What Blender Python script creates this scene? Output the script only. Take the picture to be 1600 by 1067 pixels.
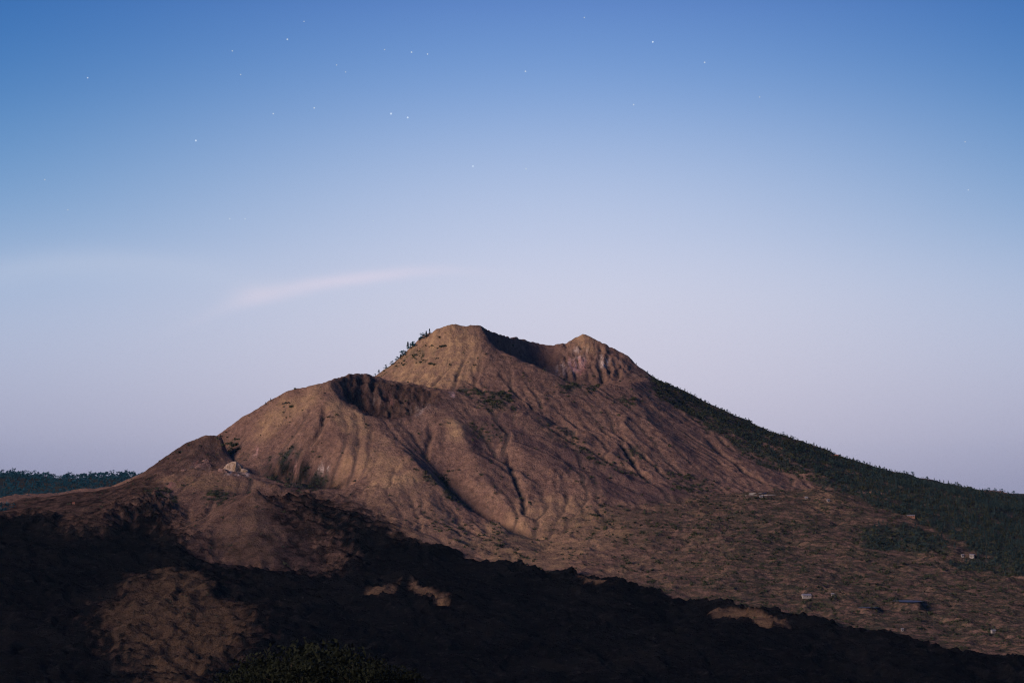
import bpy, math, random
import numpy as np
from mathutils import Vector, Matrix, Euler
R = math.radians
for o in list(bpy.data.objects):
    bpy.data.objects.remove(o)
scene = bpy.context.scene
COL = scene.collection

# ------------------------------------------------------------------ camera
CZ = 1440.0                      # the camera stands on the caldera rim, metres above the sea
FPX = 4000.0                     # focal length in photograph pixels (1600 wide)
PITCH = math.atan(206.5 / FPX)
cam_d = bpy.data.cameras.new('camera')
cam_d.sensor_width = 36.0
cam_d.lens = FPX / 1600 * 36.0
cam_d.clip_start = 1.0
cam_d.clip_end = 200000.0
cam = bpy.data.objects.new('camera', cam_d)
cam.location = (0, 0, CZ)
cam.rotation_euler = (math.pi / 2 + PITCH, 0, 0)
COL.objects.link(cam)
scene.camera = cam

# ------------------------------------------------------------------ sun, sky, exposure
SUN_AZ = R(-126)                 # where the light comes from, from +Y towards +X
SUN_EL = R(19)
sun_d = bpy.data.lights.new('sun', 'SUN')
sun_d.energy = 4.9
sun_d.angle = R(26)
sun_d.color = (1.0, 0.72, 0.56)
sun = bpy.data.objects.new('sun', sun_d)
sv = Vector((math.sin(SUN_AZ) * math.cos(SUN_EL), math.cos(SUN_AZ) * math.cos(SUN_EL), math.sin(SUN_EL)))
sun.rotation_euler = sv.to_track_quat('Z', 'Y').to_euler()
sun.location = (0, 0, CZ + 300)
COL.objects.link(sun)

world = bpy.data.worlds.new('World')
scene.world = world
world.use_nodes = True
wt = world.node_tree
wt.nodes.clear()


def N(t, kind, **kw):
    n = t.nodes.new(kind)
    for k, v in kw.items():
        if k == 'inp':
            for i, val in v.items():
                n.inputs[i].default_value = val
        else:
            setattr(n, k, v)
    return n


def L(t, a, b):
    t.links.new(a, b)


def s2l(c):
    return tuple(((v / 255) / 12.92 if v / 255 <= 0.04045 else ((v / 255 + 0.055) / 1.055) ** 2.4) for v in c) + (1.0,)


def ramp(t, stops, interp='B_SPLINE'):
    n = t.nodes.new('ShaderNodeValToRGB')
    cr = n.color_ramp
    cr.interpolation = interp
    while len(cr.elements) < len(stops):
        cr.elements.new(0.5)
    for e, (p, c) in zip(cr.elements, stops):
        e.position = p
        e.color = c
    return n


tc = N(wt, 'ShaderNodeTexCoord')
sep = N(wt, 'ShaderNodeSeparateXYZ')
L(wt, tc.outputs['Generated'], sep.inputs[0])
asn = N(wt, 'ShaderNodeMath', operation='ARCSINE')
L(wt, sep.outputs['Z'], asn.inputs[0])
mr = N(wt, 'ShaderNodeMapRange', inp={1: R(-2.5), 2: R(22.5)})      # 25 degrees of elevation over the ramp
L(wt, asn.outputs[0], mr.inputs[0])
def el(py):                                                          # photograph row -> ramp position
    return (math.degrees(math.atan((740 - py) / FPX)) + 2.5) / 25.0
glow = ramp(wt, [(0.0, s2l((156, 154, 180))), (el(760), s2l((172, 169, 192))), (el(690), s2l((192, 188, 208))),
                 (el(590), s2l((203, 200, 218))), (el(470), s2l((206, 208, 227))), (el(370), s2l((190, 201, 228))),
                 (el(250), s2l((164, 186, 223))), (el(120), s2l((118, 157, 212))), (el(0), s2l((97, 136, 200))),
                 (0.66, s2l((55, 100, 178))), (1.0, s2l((44, 82, 150)))])
side = ramp(wt, [(0.0, s2l((122, 126, 158))), (el(760), s2l((136, 139, 170))), (el(680), s2l((160, 163, 190))),
                 (el(570), s2l((170, 180, 207))), (el(450), s2l((158, 181, 214))), (el(330), s2l((106, 154, 201))),
                 (el(200), s2l((72, 131, 190))), (el(80), s2l((52, 112, 178))), (el(0), s2l((46, 107, 174))),
                 (0.66, s2l((40, 88, 158))), (1.0, s2l((36, 72, 138)))])
L(wt, mr.outputs[0], glow.inputs[0])
L(wt, mr.outputs[0], side.inputs[0])
# the twilight glow stands over one azimuth, with lens darkening painted in to both sides
az = N(wt, 'ShaderNodeMath', operation='ARCTAN2')
L(wt, sep.outputs['X'], az.inputs[0]); L(wt, sep.outputs['Y'], az.inputs[1])
az0 = N(wt, 'ShaderNodeMath', operation='SUBTRACT', inp={1: R(1.3)})
L(wt, az.outputs[0], az0.inputs[0])
azs = N(wt, 'ShaderNodeMath', operation='DIVIDE', inp={1: R(8.8)})
L(wt, az0.outputs[0], azs.inputs[0])
azp = N(wt, 'ShaderNodeMath', operation='MULTIPLY')
L(wt, azs.outputs[0], azp.inputs[0]); L(wt, azs.outputs[0], azp.inputs[1])
azn = N(wt, 'ShaderNodeMath', operation='MULTIPLY', inp={1: -0.72})
L(wt, azp.outputs[0], azn.inputs[0])
aze = N(wt, 'ShaderNodeMath', operation='EXPONENT')
L(wt, azn.outputs[0], aze.inputs[0])
mixs = N(wt, 'ShaderNodeMix', data_type='RGBA')
L(wt, aze.outputs[0], mixs.inputs['Factor'])
L(wt, side.outputs[0], mixs.inputs['A']); L(wt, glow.outputs[0], mixs.inputs['B'])
# one thin streak of cirrus
def m2(op, a, b=None, c=None):
    n = N(wt, 'ShaderNodeMath', operation=op)
    for i, v in enumerate((a, b, c)):
        if v is None:
            continue
        if isinstance(v, (int, float)):
            n.inputs[i].default_value = v
        else:
            L(wt, v, n.inputs[i])
    return n.outputs[0]
def streak(sky, caz, cel, lx, lz, tilt, amp, col, seed):
    a = m2('SUBTRACT', az.outputs[0], R(caz)); e = m2('SUBTRACT', asn.outputs[0], R(cel))
    nz = N(wt, 'ShaderNodeTexNoise', inp={'Scale': 16.0, 'Detail': 4.0, 'Roughness': 0.55})
    mpn = N(wt, 'ShaderNodeMapping', inp={'Location': (seed, 0, 0), 'Scale': (1, 1, 3.5)})
    L(wt, tc.outputs['Generated'], mpn.inputs[0]); L(wt, mpn.outputs[0], nz.inputs['Vector'])
    u = m2('ADD', m2('MULTIPLY', a, math.cos(tilt)), m2('MULTIPLY', e, math.sin(tilt)))
    v = m2('SUBTRACT', m2('MULTIPLY', e, math.cos(tilt)), m2('MULTIPLY', a, math.sin(tilt)))
    v = m2('ADD', v, m2('MULTIPLY', m2('SUBTRACT', nz.outputs['Fac'], 0.5), R(0.35)))
    v = m2('SUBTRACT', v, m2('MULTIPLY', m2('MULTIPLY', u, u), -2.0))
    un = m2('DIVIDE', u, R(lx)); vn = m2('DIVIDE', v, R(lz))
    g = m2('EXPONENT', m2('MULTIPLY', m2('ADD', m2('MULTIPLY', un, un), m2('MULTIPLY', vn, vn)), -1.0))
    g = m2('MULTIPLY', g, amp)
    mx = N(wt, 'ShaderNodeMix', data_type='RGBA')
    L(wt, g, mx.inputs['Factor']); L(wt, sky, mx.inputs['A'])
    mx.inputs['B'].default_value = col
    return mx.outputs['Result']
skyc = streak(mixs.outputs['Result'], -3.8, 4.35, 2.3, 0.15, R(9), 0.5, s2l((224, 214, 230)), 3.1)
skyc = streak(skyc, -5.7, 4.0, 0.6, 0.22, R(8), 0.32, s2l((222, 212, 226)), 1.7)
skyc = streak(skyc, -9.5, 4.6, 4.0, 0.35, R(2), 0.28, s2l((196, 204, 224)), 8.2)
bg = N(wt, 'ShaderNodeBackground', inp={1: 1.0})
L(wt, skyc, bg.inputs[0])
wo = N(wt, 'ShaderNodeOutputWorld')
L(wt, bg.outputs[0], wo.inputs[0])

vs = scene.view_settings
vs.view_transform = 'Standard'
vs.look = 'None'
vs.exposure = 0.0
vs.gamma = 1.0
vs.use_curve_mapping = False
scene.render.engine = 'CYCLES'
scene.cycles.use_denoising = True
scene.cycles.denoiser = 'OPENIMAGEDENOISE'
scene.cycles.denoising_input_passes = 'RGB_ALBEDO_NORMAL'
scene.cycles.denoising_prefilter = 'NONE'
scene.cycles.filter_width = 1.15
scene.cycles.max_bounces = 4
scene.cycles.diffuse_bounces = 2
scene.cycles.volume_bounces = 0
scene.cycles.sample_clamp_indirect = 4.0

# ------------------------------------------------------------------ numpy helpers
rng = np.random.default_rng(11)
random.seed(5)
PERM = rng.permutation(256).astype(np.int64)
GA = np.stack([np.cos(np.arange(256) * 2.399963), np.sin(np.arange(256) * 2.399963)], 1)


def perlin(x, y, seed=0):
    xi = np.floor(x).astype(np.int64); yi = np.floor(y).astype(np.int64)
    fx = x - xi; fy = y - yi
    u = fx * fx * fx * (fx * (fx * 6 - 15) + 10); v = fy * fy * fy * (fy * (fy * 6 - 15) + 10)
    def g(ix, iy, dx, dy):
        h = PERM[(PERM[(ix + seed * 37) & 255] + iy + seed * 101) & 255]
        return GA[h, 0] * dx + GA[h, 1] * dy
    a = g(xi, yi, fx, fy); b = g(xi + 1, yi, fx - 1, fy)
    c = g(xi, yi + 1, fx, fy - 1); d = g(xi + 1, yi + 1, fx - 1, fy - 1)
    return ((a + (b - a) * u) * (1 - v) + (c + (d - c) * u) * v) * 1.5


def fbm(x, y, wl, octs, gain=0.5, seed=0, ridged=False):
    out = np.zeros(np.broadcast(x, y).shape); a = 1.0; f = 1.0 / wl
    for i in range(octs):
        n = perlin(x * f + 17.3 * i, y * f - 9.1 * i, seed + i)
        if ridged:
            n = 1 - 2.2 * np.abs(n)
        out += a * n
        a *= gain; f *= 2.03
    return out


def sstep(a, b, x):
    t = np.clip((x - a) / (b - a), 0, 1)
    return t * t * (3 - 2 * t)


def blur(a, n=1):
    for _ in range(n):
        p = np.pad(a, 1, mode='edge')
        a = (p[:-2, 1:-1] + p[2:, 1:-1] + 2 * p[1:-1, 1:-1]) * 0.25
        p = np.pad(a, 1, mode='edge')
        a = (p[1:-1, :-2] + p[1:-1, 2:] + 2 * p[1:-1, 1:-1]) * 0.25
    return a


CP, SP = math.cos(PITCH), math.sin(PITCH)


def ray(px, py):
    """direction through a photograph pixel, scaled to dY = 1"""
    u = (px - 800.0) / FPX; v = -(py - 533.5) / FPX
    dy = CP - v * SP
    return u / dy, (SP + v * CP) / dy


def at(px, py, Y):
    a, b = ray(px, py)
    return (a * Y, Y, b * Y)          # relative to the camera


# ------------------------------------------------------------------ the lie of the land (heights relative to the camera)
def base_h(x, Y):
    x = np.asarray(x, float); Y = np.asarray(Y, float)
    near = -1.7 - 0.097 * np.maximum(Y, 0) - 0.02 * np.maximum(-Y, 0)
    h = near + (-287 - near) * sstep(1050, 1750, Y)
    h = h + 212 * np.clip((Y - 3000) / 1300, 0, 1)
    rim = -7 - 53 * np.clip((x + 1150) / 2500, 0, 1) + 5 * np.sin(x / 160.0) + 3 * np.sin(x / 61.0 + 1.0)
    h = h + (rim + 75) * sstep(6300, 7500, Y)
    h = h + (-1440 + 60) * sstep(7550, 15000, Y)
    fall = sstep(9000, 16000, np.abs(x))
    return h * (1 - fall) + (-1440) * fall


LINES = [
    # summit, west lip and its skyline down to the left
    [(560, 607, 4815), (585, 588, 4800), (605, 574, 4795), (630, 554, 4790), (660, 528, 4780), (684, 512, 4762), (700, 509, 4765), (728, 511, 4770), (748, 511, 4770)],
    # near crater lip falling to the right
    [(748, 511, 4770), (762, 531, 4742), (785, 551, 4715), (820, 565, 4690), (850, 578, 4675), (880, 595, 4665), (905, 603, 4665), (935, 607, 4690), (968, 604, 4735), (1000, 598, 4800), (1012, 590, 4880)],
    # far crater lip, right peak, long right skyline
    [(748, 511, 4770), (770, 519, 4840), (790, 525, 4900), (830, 533, 4990), (862, 541, 5025), (878, 541, 5020), (893, 532, 5000), (902, 524, 4990), (912, 521, 4980), (925, 526, 4975), (945, 538, 4970), (962, 549, 4968), (985, 563, 4960), (1002, 577, 4955), (1020, 588, 4950), (1050, 605, 4940), (1085, 623, 4930), (1120, 639, 4920), (1160, 656, 4915), (1200, 672, 4910), (1240, 689, 4905), (1280, 705, 4900), (1330, 722, 4900), (1400, 742, 4900), (1450, 756, 4900), (1500, 769, 4900), (1600, 788, 4900), (1780, 812, 4900)],
    # crater floor
    [(800, 600, 4800), (845, 612, 4800), (890, 614, 4800), (935, 611, 4795), (965, 606, 4805)],
    # foot of the right peak's inner wall
    [(868, 588, 4890), (890, 600, 4860), (930, 604, 4850), (965, 596, 4860)],
    # west wall of the crater
    [(775, 548, 4830), (800, 565, 4900), (835, 572, 4940), (860, 574, 4950)],
    # spur of the summit cone
    [(748, 511, 4770), (756, 543, 4708), (768, 572, 4655), (795, 603, 4600), (840, 640, 4545), (880, 672, 4490), (900, 684, 4462)],
    # valley between summit cone and middle cone
    [(590, 603, 4700), (640, 606, 4640), (690, 609, 4590), (712, 611, 4560), (745, 624, 4530), (770, 634, 4510), (800, 643, 4490), (850, 670, 4450), (900, 692, 4420), (950, 714, 4395), (1000, 737, 4375), (1050, 753, 4360), (1100, 768, 4340), (1150, 774, 4335), (1210, 770, 4390), (1260, 767, 4450)],
    # front of the summit cone, right flank
    [(985, 600, 4760), (1000, 640, 4640), (1020, 680, 4540), (1060, 720, 4450), (1090, 752, 4380)],
    [(1060, 622, 4860), (1100, 670, 4680), (1140, 710, 4560), (1190, 745, 4460)],
    [(1160, 668, 4830), (1220, 715, 4640), (1290, 752, 4520)],
    [(1300, 722, 4800), (1370, 755, 4620), (1430, 775, 4520)],
    [(1260, 767, 4450), (1330, 772, 4470), (1400, 785, 4430), (1500, 800, 4420), (1600, 825, 4400), (1760, 850, 4400)],
    # middle cone: back lip
    [(510, 597, 4470), (540, 588, 4520), (575, 584, 4560), (600, 591, 4570), (640, 601, 4570), (672, 606, 4560), (690, 614, 4520), (702, 622, 4500)],
    # middle cone: near lip
    [(702, 622, 4500), (690, 627, 4480), (672, 632, 4460), (655, 646, 4440), (640, 655, 4420), (620, 658, 4410), (590, 654, 4400), (574, 650, 4400), (555, 640, 4412), (535, 628, 4432), (520, 610, 4456), (510, 597, 4470)],
    # its floor
    [(560, 656, 4478), (585, 662, 4465), (612, 664, 4458), (640, 652, 4475), (668, 638, 4500)],
    # skyline down to the left
    [(510, 597, 4470), (470, 606, 4475), (430, 622, 4480), (400, 639, 4480), (370, 657, 4480), (348, 675, 4482), (330, 692, 4490)],
    # left flank of the middle cone
    [(505, 612, 4450), (515, 645, 4390), (530, 680, 4335), (555, 715, 4280), (575, 738, 4245)],
    [(450, 640, 4445), (440, 685, 4385), (435, 715, 4340)],
    [(490, 655, 4385), (478, 695, 4335), (470, 722, 4305)],
    # spur with the bright knoll and the shaded gully behind it
    [(580, 651, 4400), (602, 680, 4340), (625, 700, 4300), (640, 717, 4270), (658, 734, 4240), (690, 762, 4200), (720, 789, 4165), (760, 815, 4125), (800, 836, 4085), (840, 850, 4050)],
    [(655, 735, 4238), (622, 747, 4215), (590, 757, 4200), (562, 776, 4170)],
    [(562, 776, 4170), (575, 805, 4090), (600, 836, 4000), (650, 852, 3965), (700, 865, 3945), (760, 881, 3920)],
    [(630, 664, 4405), (652, 692, 4350), (676, 722, 4310), (705, 774, 4262), (735, 800, 4222), (775, 826, 4172), (815, 842, 4122), (850, 853, 4082)],
    # ridges right of the gully
    [(688, 645, 4440), (718, 661, 4402), (727, 690, 4352), (745, 725, 4295), (770, 763, 4235), (800, 797, 4175), (830, 825, 4120)],
    [(702, 622, 4500), (740, 642, 4470), (775, 665, 4430), (810, 690, 4390), (850, 712, 4350), (890, 745, 4300), (930, 768, 4260), (970, 785, 4230), (1020, 801, 4195)],
    [(748, 672, 4416), (768, 705, 4358), (790, 735, 4298), (812, 770, 4236), (830, 800, 4178), (850, 830, 4112)],
    [(930, 735, 4352), (980, 765, 4292), (1040, 790, 4245)],
    # ground falling away behind the left skylines
    [(60, 800, 4700), (150, 792, 4650), (230, 775, 4640), (290, 742, 4660), (345, 715, 4680), (430, 680, 4700), (500, 655, 4760)],
    # left small cone
    [(180, 768, 4395), (215, 746, 4400), (250, 721, 4400), (280, 700, 4400), (305, 683, 4398), (320, 678, 4398), (335, 679, 4398), (346, 682, 4398)],
    [(346, 682, 4398), (346, 700, 4380), (342, 718, 4355)],
    [(352, 706, 4450), (360, 716, 4400), (372, 722, 4360)],
    [(310, 700, 4370), (285, 725, 4335), (255, 748, 4305), (240, 752, 4300)],
    # bench and bowl
    [(240, 752, 4300), (300, 735, 4305), (340, 737, 4292), (380, 742, 4272), (410, 750, 4250), (432, 762, 4225)],
    [(400, 742, 4330), (440, 755, 4310), (480, 762, 4295), (520, 762, 4272), (545, 768, 4240)],
    # front cone
    [(432, 762, 4225), (446, 800, 4190), (425, 800, 4175), (395, 790, 4170)],
    [(380, 772, 4180), (398, 770, 4105), (350, 804, 4040), (300, 834, 3990), (262, 858, 3925)],
    [(398, 770, 4105), (440, 806, 4040), (490, 854, 3945), (532, 892, 3865)],
    [(398, 770, 4105), (402, 820, 3985), (405, 888, 3845)],
    [(250, 862, 3900), (300, 874, 3885), (360, 888, 3865), (430, 900, 3840), (500, 904, 3830), (550, 896, 3850)],
    # hollow and bank on the left
    [(150, 862, 3905), (160, 830, 3980), (166, 798, 4062), (200, 786, 4122), (232, 771, 4182), (265, 766, 4222), (272, 782, 4182), (290, 805, 4125), (300, 834, 3990)],
    [(190, 838, 4040), (225, 846, 4030), (250, 850, 4000), (245, 862, 3930)],
    [(120, 812, 4080), (90, 840, 3980), (70, 870, 3880)],
    # left skyline of the apron
    [(180, 768, 4395), (150, 767, 4370), (100, 775, 4335), (50, 783, 4310), (0, 799, 4255), (-90, 812, 4240), (-220, 830, 4230)],
    [(-220, 790, 5000), (10, 780, 5000), (40, 775, 5000), (90, 773, 5000), (130, 770, 5020), (200, 770, 5050)],
    [(-200, 860, 3900), (0, 862, 3860), (70, 870, 3850)],
    # lava channel and the foreground flow
    [(445, 776, 4205), (500, 795, 4115), (560, 822, 4030), (600, 842, 3980), (640, 856, 3945)],
    [(-200, 935, 3640), (0, 930, 3655), (150, 925, 3680), (230, 908, 3715), (262, 899, 3735), (300, 905, 3720), (380, 930, 3660), (550, 925, 3690), (700, 925, 3710), (850, 915, 3770), (1000, 925, 3740)],
    [(175, 975, 3530), (270, 955, 3560), (390, 975, 3520)],
    [(-200, 1070, 3330), (150, 1068, 3335), (280, 1055, 3345), (500, 1068, 3300), (900, 1070, 3300), (1300, 1062, 3310), (1800, 1090, 3240)],
    [(570, 945, 3630), (588, 928, 3650), (608, 936, 3640), (640, 908, 3730), (672, 930, 3650), (704, 962, 3550)],
    # right-hand lava plain
    [(850, 855, 4030), (950, 862, 3985), (1100, 845, 4020), (1250, 845, 4030), (1400, 850, 4040), (1600, 880, 4000), (1800, 900, 4000)],
    [(1100, 800, 4200), (1180, 800, 4190), (1250, 782, 4260), (1278, 765, 4320), (1310, 775, 4300), (1350, 800, 4220), (1424, 809, 4240), (1500, 825, 4230), (1620, 860, 4150)],
    [(760, 881, 3920), (880, 898, 3850), (960, 908, 3820), (1050, 930, 3740), (1200, 950, 3660), (1350, 948, 3680), (1500, 960, 3650), (1800, 985, 3600)],
    [(1050, 940, 3700), (1200, 972, 3580), (1320, 990, 3520), (1450, 1015, 3440), (1620, 1048, 3350)],
]

# coarse solve: harmonic surface through the lines
DX = 6.0
cx0, cx1, cy0, cy1 = -2100.0, 2100.0, 2700.0, 6300.0
cnx = int((cx1 - cx0) / DX) + 1
cny = int((cy1 - cy0) / DX) + 1


def solve(step):
    nx = int((cx1 - cx0) / step) + 1; ny = int((cy1 - cy0) / step) + 1
    xs_ = cx0 + np.arange(nx) * step; ys_ = cy0 + np.arange(ny) * step
    val = np.zeros((ny, nx)); cnt = np.zeros((ny, nx))
    for ln in LINES:
        P = np.array([at(*p) for p in ln])
        for a, b in zip(P[:-1], P[1:]):
            n = max(2, int(np.linalg.norm(b[:2] - a[:2]) / (step * 0.4)) + 1)
            t = np.linspace(0, 1, n)[:, None]
            q = a + (b - a) * t
            i = np.round((q[:, 0] - cx0) / step).astype(int); j = np.round((q[:, 1] - cy0) / step).astype(int)
            ok = (i > 0) & (i < nx - 1) & (j > 0) & (j < ny - 1)
            np.add.at(val, (j[ok], i[ok]), q[ok, 2]); np.add.at(cnt, (j[ok], i[ok]), 1)
    m = cnt > 0
    val[m] /= cnt[m]
    B = base_h(xs_[None, :], ys_[:, None])
    edge = np.zeros((ny, nx), bool)
    edge[0, :] = edge[-1, :] = edge[:, 0] = edge[:, -1] = True
    # open country behind and beside the mountain keeps the general level
    XX, YY = np.meshgrid(xs_, ys_)
    out = (YY > 5650) | (YY < 3000) | (np.abs(XX) > 1750)
    val[edge | out] = B[edge | out]
    return m | edge | out, val


U = None
for step, its in ((96, 300), (48, 200), (24, 200), (12, 160), (6, 120)):
    m, val = solve(step)
    ny, nx = m.shape
    if U is None:
        U = np.full((ny, nx), -80.0)
    else:
        jy = np.clip(np.arange(ny) * step / pstep, 0, U.shape[0] - 1.001); ix = np.clip(np.arange(nx) * step / pstep, 0, U.shape[1] - 1.001)
        j0 = jy.astype(int); i0 = ix.astype(int); fy = (jy - j0)[:, None]; fx = (ix - i0)[None, :]
        U = (U[j0][:, i0] * (1 - fx) + U[j0][:, i0 + 1] * fx) * (1 - fy) + (U[j0 + 1][:, i0] * (1 - fx) + U[j0 + 1][:, i0 + 1] * fx) * fy
    for _ in range(its):
        U[m] = val[m]
        U[1:-1, 1:-1] = 0.25 * (U[:-2, 1:-1] + U[2:, 1:-1] + U[1:-1, :-2] + U[1:-1, 2:])
    U[m] = val[m]
    pstep = step


def sampler(A, x0, y0, st):
    ny, nx = A.shape
    def f(x, y):
        x = np.asarray(x, float); y = np.asarray(y, float)
        ix = np.clip((x - x0) / st, 0, nx - 1.001); jy = np.clip((y - y0) / st, 0, ny - 1.001)
        i0 = ix.astype(int); j0 = jy.astype(int); fx = ix - i0; fy = jy - j0
        return (A[j0, i0] * (1 - fx) + A[j0, i0 + 1] * fx) * (1 - fy) + (A[j0 + 1, i0] * (1 - fx) + A[j0 + 1, i0 + 1] * fx) * fy
    return f


coarse = sampler(U, cx0, cy0, 6.0)

# ------------------------------------------------------------------ fine sheet
ST = 2.75
fx0, fx1, fy0, fy1 = -1120.0, 1120.0, 3200.0, 5080.0
FX = np.arange(fx0, fx1 + 0.1, ST); FY = np.arange(fy0, fy1 + 0.1, ST)
X, Y = np.meshgrid(FX, FY)
H = blur(coarse(X, Y), 1)


def hit_fn(Hs):
    T = np.arange(3210.0, 5600.0, 2.0)
    def hit(px, py, pad=True):
        """where the line of sight through a pixel first meets the ground: (x, Y, z)"""
        a, b = ray(px, py)
        z = Hs(a * T, T) - b * T
        k = np.argmax(z > 0)
        if not (z > 0).any():
            k = int(np.argmax(z))
        elif k > 0:
            t = T[k - 1] + 2.0 * (-z[k - 1]) / (z[k] - z[k - 1] + 1e-9)
            return (a * t, t, b * t)
        t = T[k]
        return (a * t, t, b * t)
    return hit


hit0 = hit_fn(sampler(H, fx0, fy0, ST))


def inside(poly, x, y):
    r = np.zeros(x.shape, bool)
    n = len(poly)
    for i in range(n):
        x1, y1 = poly[i]; x2, y2 = poly[(i + 1) % n]
        c = ((y1 > y) != (y2 > y)) & (x < (x2 - x1) * (y - y1) / (y2 - y1 + 1e-12) + x1)
        r ^= c
    return r


WX = fbm(X, Y, 70, 6, 0.62, seed=3) * 10.0
WY = fbm(X, Y, 70, 6, 0.62, seed=9) * 10.0


def area(pts, soft=3, warp=1.0):
    """a patch on the ground outlined by the points its outline is seen at"""
    poly = [p if len(p) == 3 else p for p in pts]
    w = []
    for p in poly:
        if len(p) == 3:
            q = at(*p)
        else:
            q = hit0(*p)
        w.append((q[0], q[1]))
    w = np.array(w)
    m = inside(w, X + WX * warp, Y + WY * warp * 1.6).astype(float)
    return blur(m, soft)


# --- where the young black lava lies
BL = area([(-260, 815, 4230), (0, 814), (60, 805), (118, 802), (104, 828), (118, 852), (160, 846), (171, 803), (200, 788), (240, 775), (264, 784), (275, 812),
           (290, 852), (330, 882), (380, 896), (450, 904), (520, 908), (546, 897), (508, 850), (470, 812), (440, 788), (424, 768), (448, 768),
           (480, 774), (520, 790), (560, 803), (590, 820), (615, 838), (650, 851), (700, 866), (760, 882), (850, 899), (900, 906), (960, 914),
           (1010, 926), (1060, 940), (1120, 953), (1200, 964), (1260, 972), (1310, 985), (1400, 996), (1440, 1010), (1480, 1021), (1560, 1033),
           (1620, 1046), (1700, 1066), (1900, 1100, 3150), (1900, 1300, 2900), (-600, 1300, 2900), (-600, 815, 4230)], soft=2, warp=0.8)
KIP = area([(145, 965), (175, 940), (215, 917), (240, 902), (290, 896), (320, 910), (355, 940), (395, 965), (398, 1000), (382, 1030), (340, 1056), (310, 1064, 3330), (310, 1120, 3150), (215, 1120, 3150), (225, 1062), (200, 1035), (170, 1000)], soft=4, warp=2.6)
KIP_HILL = KIP.copy()
for k in ([(568, 938), (584, 927), (604, 931), (622, 917), (612, 940), (592, 948)], [(628, 909), (648, 914), (680, 934), (706, 960), (684, 962), (652, 938)],
          [(1105, 968), (1130, 962), (1180, 970), (1232, 986), (1200, 991), (1140, 981)], [(895, 908), (930, 914), (950, 922), (915, 921)]):
    KIP = np.maximum(KIP, area(k, soft=2, warp=0.7))
brk = fbm(X, Y * 1.5, 16, 4, 0.65, seed=13)
BLs = sstep(0.38, 0.62, blur(BL, 8) + 0.22 * brk)
LAVA0 = None
def wide_blur(A, sub, it):
    B = blur(A[::sub, ::sub], it)
    return sampler(B, fx0, fy0, ST * sub)(X, Y)
bw = wide_blur(BL, 6, 12)
kw = wide_blur(KIP_HILL, 6, 8)
kip_small = np.clip(KIP - KIP_HILL, 0, 1)
KIPM = np.maximum(sstep(0.30, 0.80, kw + 0.45 * brk * (kw > 0.02)) * 0.20, sstep(0.3, 0.8, blur(kip_small, 3) + 0.5 * brk * (kip_small > 0.02)) * 0.38)
soft = sstep(0.10, 0.80, bw + 0.22 * brk * (bw > 0.02))          # drifted ash where the flow thins out over the west side
west = sstep(-90, -200, X)
LAVA = np.clip(BLs * (1 - west) + np.maximum(soft, 0.25 * BLs) * west - KIPM, 0, 1)
ASH = np.clip(bw * 1.3 * (0.9 + 0.5 * brk), 0, 0.8) * west
# --- old lava plain with dry grass and scrub
PLAIN = area([(700, 866), (760, 840), (850, 815), (930, 800), (1020, 790), (1100, 772), (1210, 772), (1275, 764), (1340, 778), (1420, 800), (1500, 822), (1640, 880),
              (1900, 900, 4000), (1900, 1100, 3150), (1620, 1060), (1400, 1005), (1200, 972), (1000, 925), (850, 900)], soft=10, warp=1.0)
PLAIN = np.clip(PLAIN, 0, 1) * (1 - LAVA)

# --- relief
cone = 1 - np.clip(PLAIN + LAVA, 0, 1)
H += fbm(X, Y, 130, 3, seed=21) * 3.2 * (0.35 + 0.65 * sstep(4700, 4300, Y))
lw = fbm(X, Y, 110, 2, seed=40)
H += PLAIN * (fbm(X * 0.55 + lw * 30, Y * 1.5 + lw * 25, 58, 5, 0.6, seed=31, ridged=True) * 4.6 - 2.0)
H += LAVA * (3.5 + fbm(X + lw * 25, Y * 1.3, 48, 5, 0.6, seed=51, ridged=True) * 5.6 + fbm(X, Y * 1.4, 130, 3, seed=57) * 8.0)
H += np.clip(KIP, 0, 1) * (fbm(X + lw * 15, Y * 1.6, 26, 4, 0.6, seed=61, ridged=True) * 2.0 + 2.0)
# spurs and ravines run down from each summit
CENT = [(24.0, 4830.0, 1.0), (-224.0, 4490.0, 0.95), (-520.0, 4390.0, 0.55)]
rad_n = 0.0; wsum = 0.0
for k, (qx, qy, q1) in enumerate(CENT):
    rr = np.hypot(X - qx, Y - qy); th = np.arctan2(X - qx, -(Y - qy))
    thw = th + 0.10 * fbm(X, Y, 150, 3, seed=200 + k)
    nn_ = fbm(thw * 3.8, rr / 520.0, 1.0, 5, 0.46, seed=210 + 7 * k, ridged=True) - 0.25
    w = np.exp(-rr / (130.0 * q1)) + 1e-5
    rad_n = rad_n + w * nn_ * sstep(130, 330, rr); wsum = wsum + w
calm = 1 - 0.6 * sstep(-230, -330, X) * sstep(4290, 4190, Y)      # the young front cone is smooth
H += cone * calm * (rad_n / wsum) * 9.0 * sstep(-0.55, 0.45, fbm(X, Y, 260, 2, seed=230))
H += cone * calm * fbm(X, Y, 34, 5, 0.66, seed=71) * (1.5 + 1.2 * sstep(-0.2, 0.6, fbm(X, Y, 180, 2, seed=73)))
H += cone * calm * (fbm(X + lw * 20, Y, 55, 4, 0.6, seed=75, ridged=True) - 0.4) * 2.0 * sstep(-0.3, 0.5, fbm(X, Y, 210, 2, seed=77))

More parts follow.
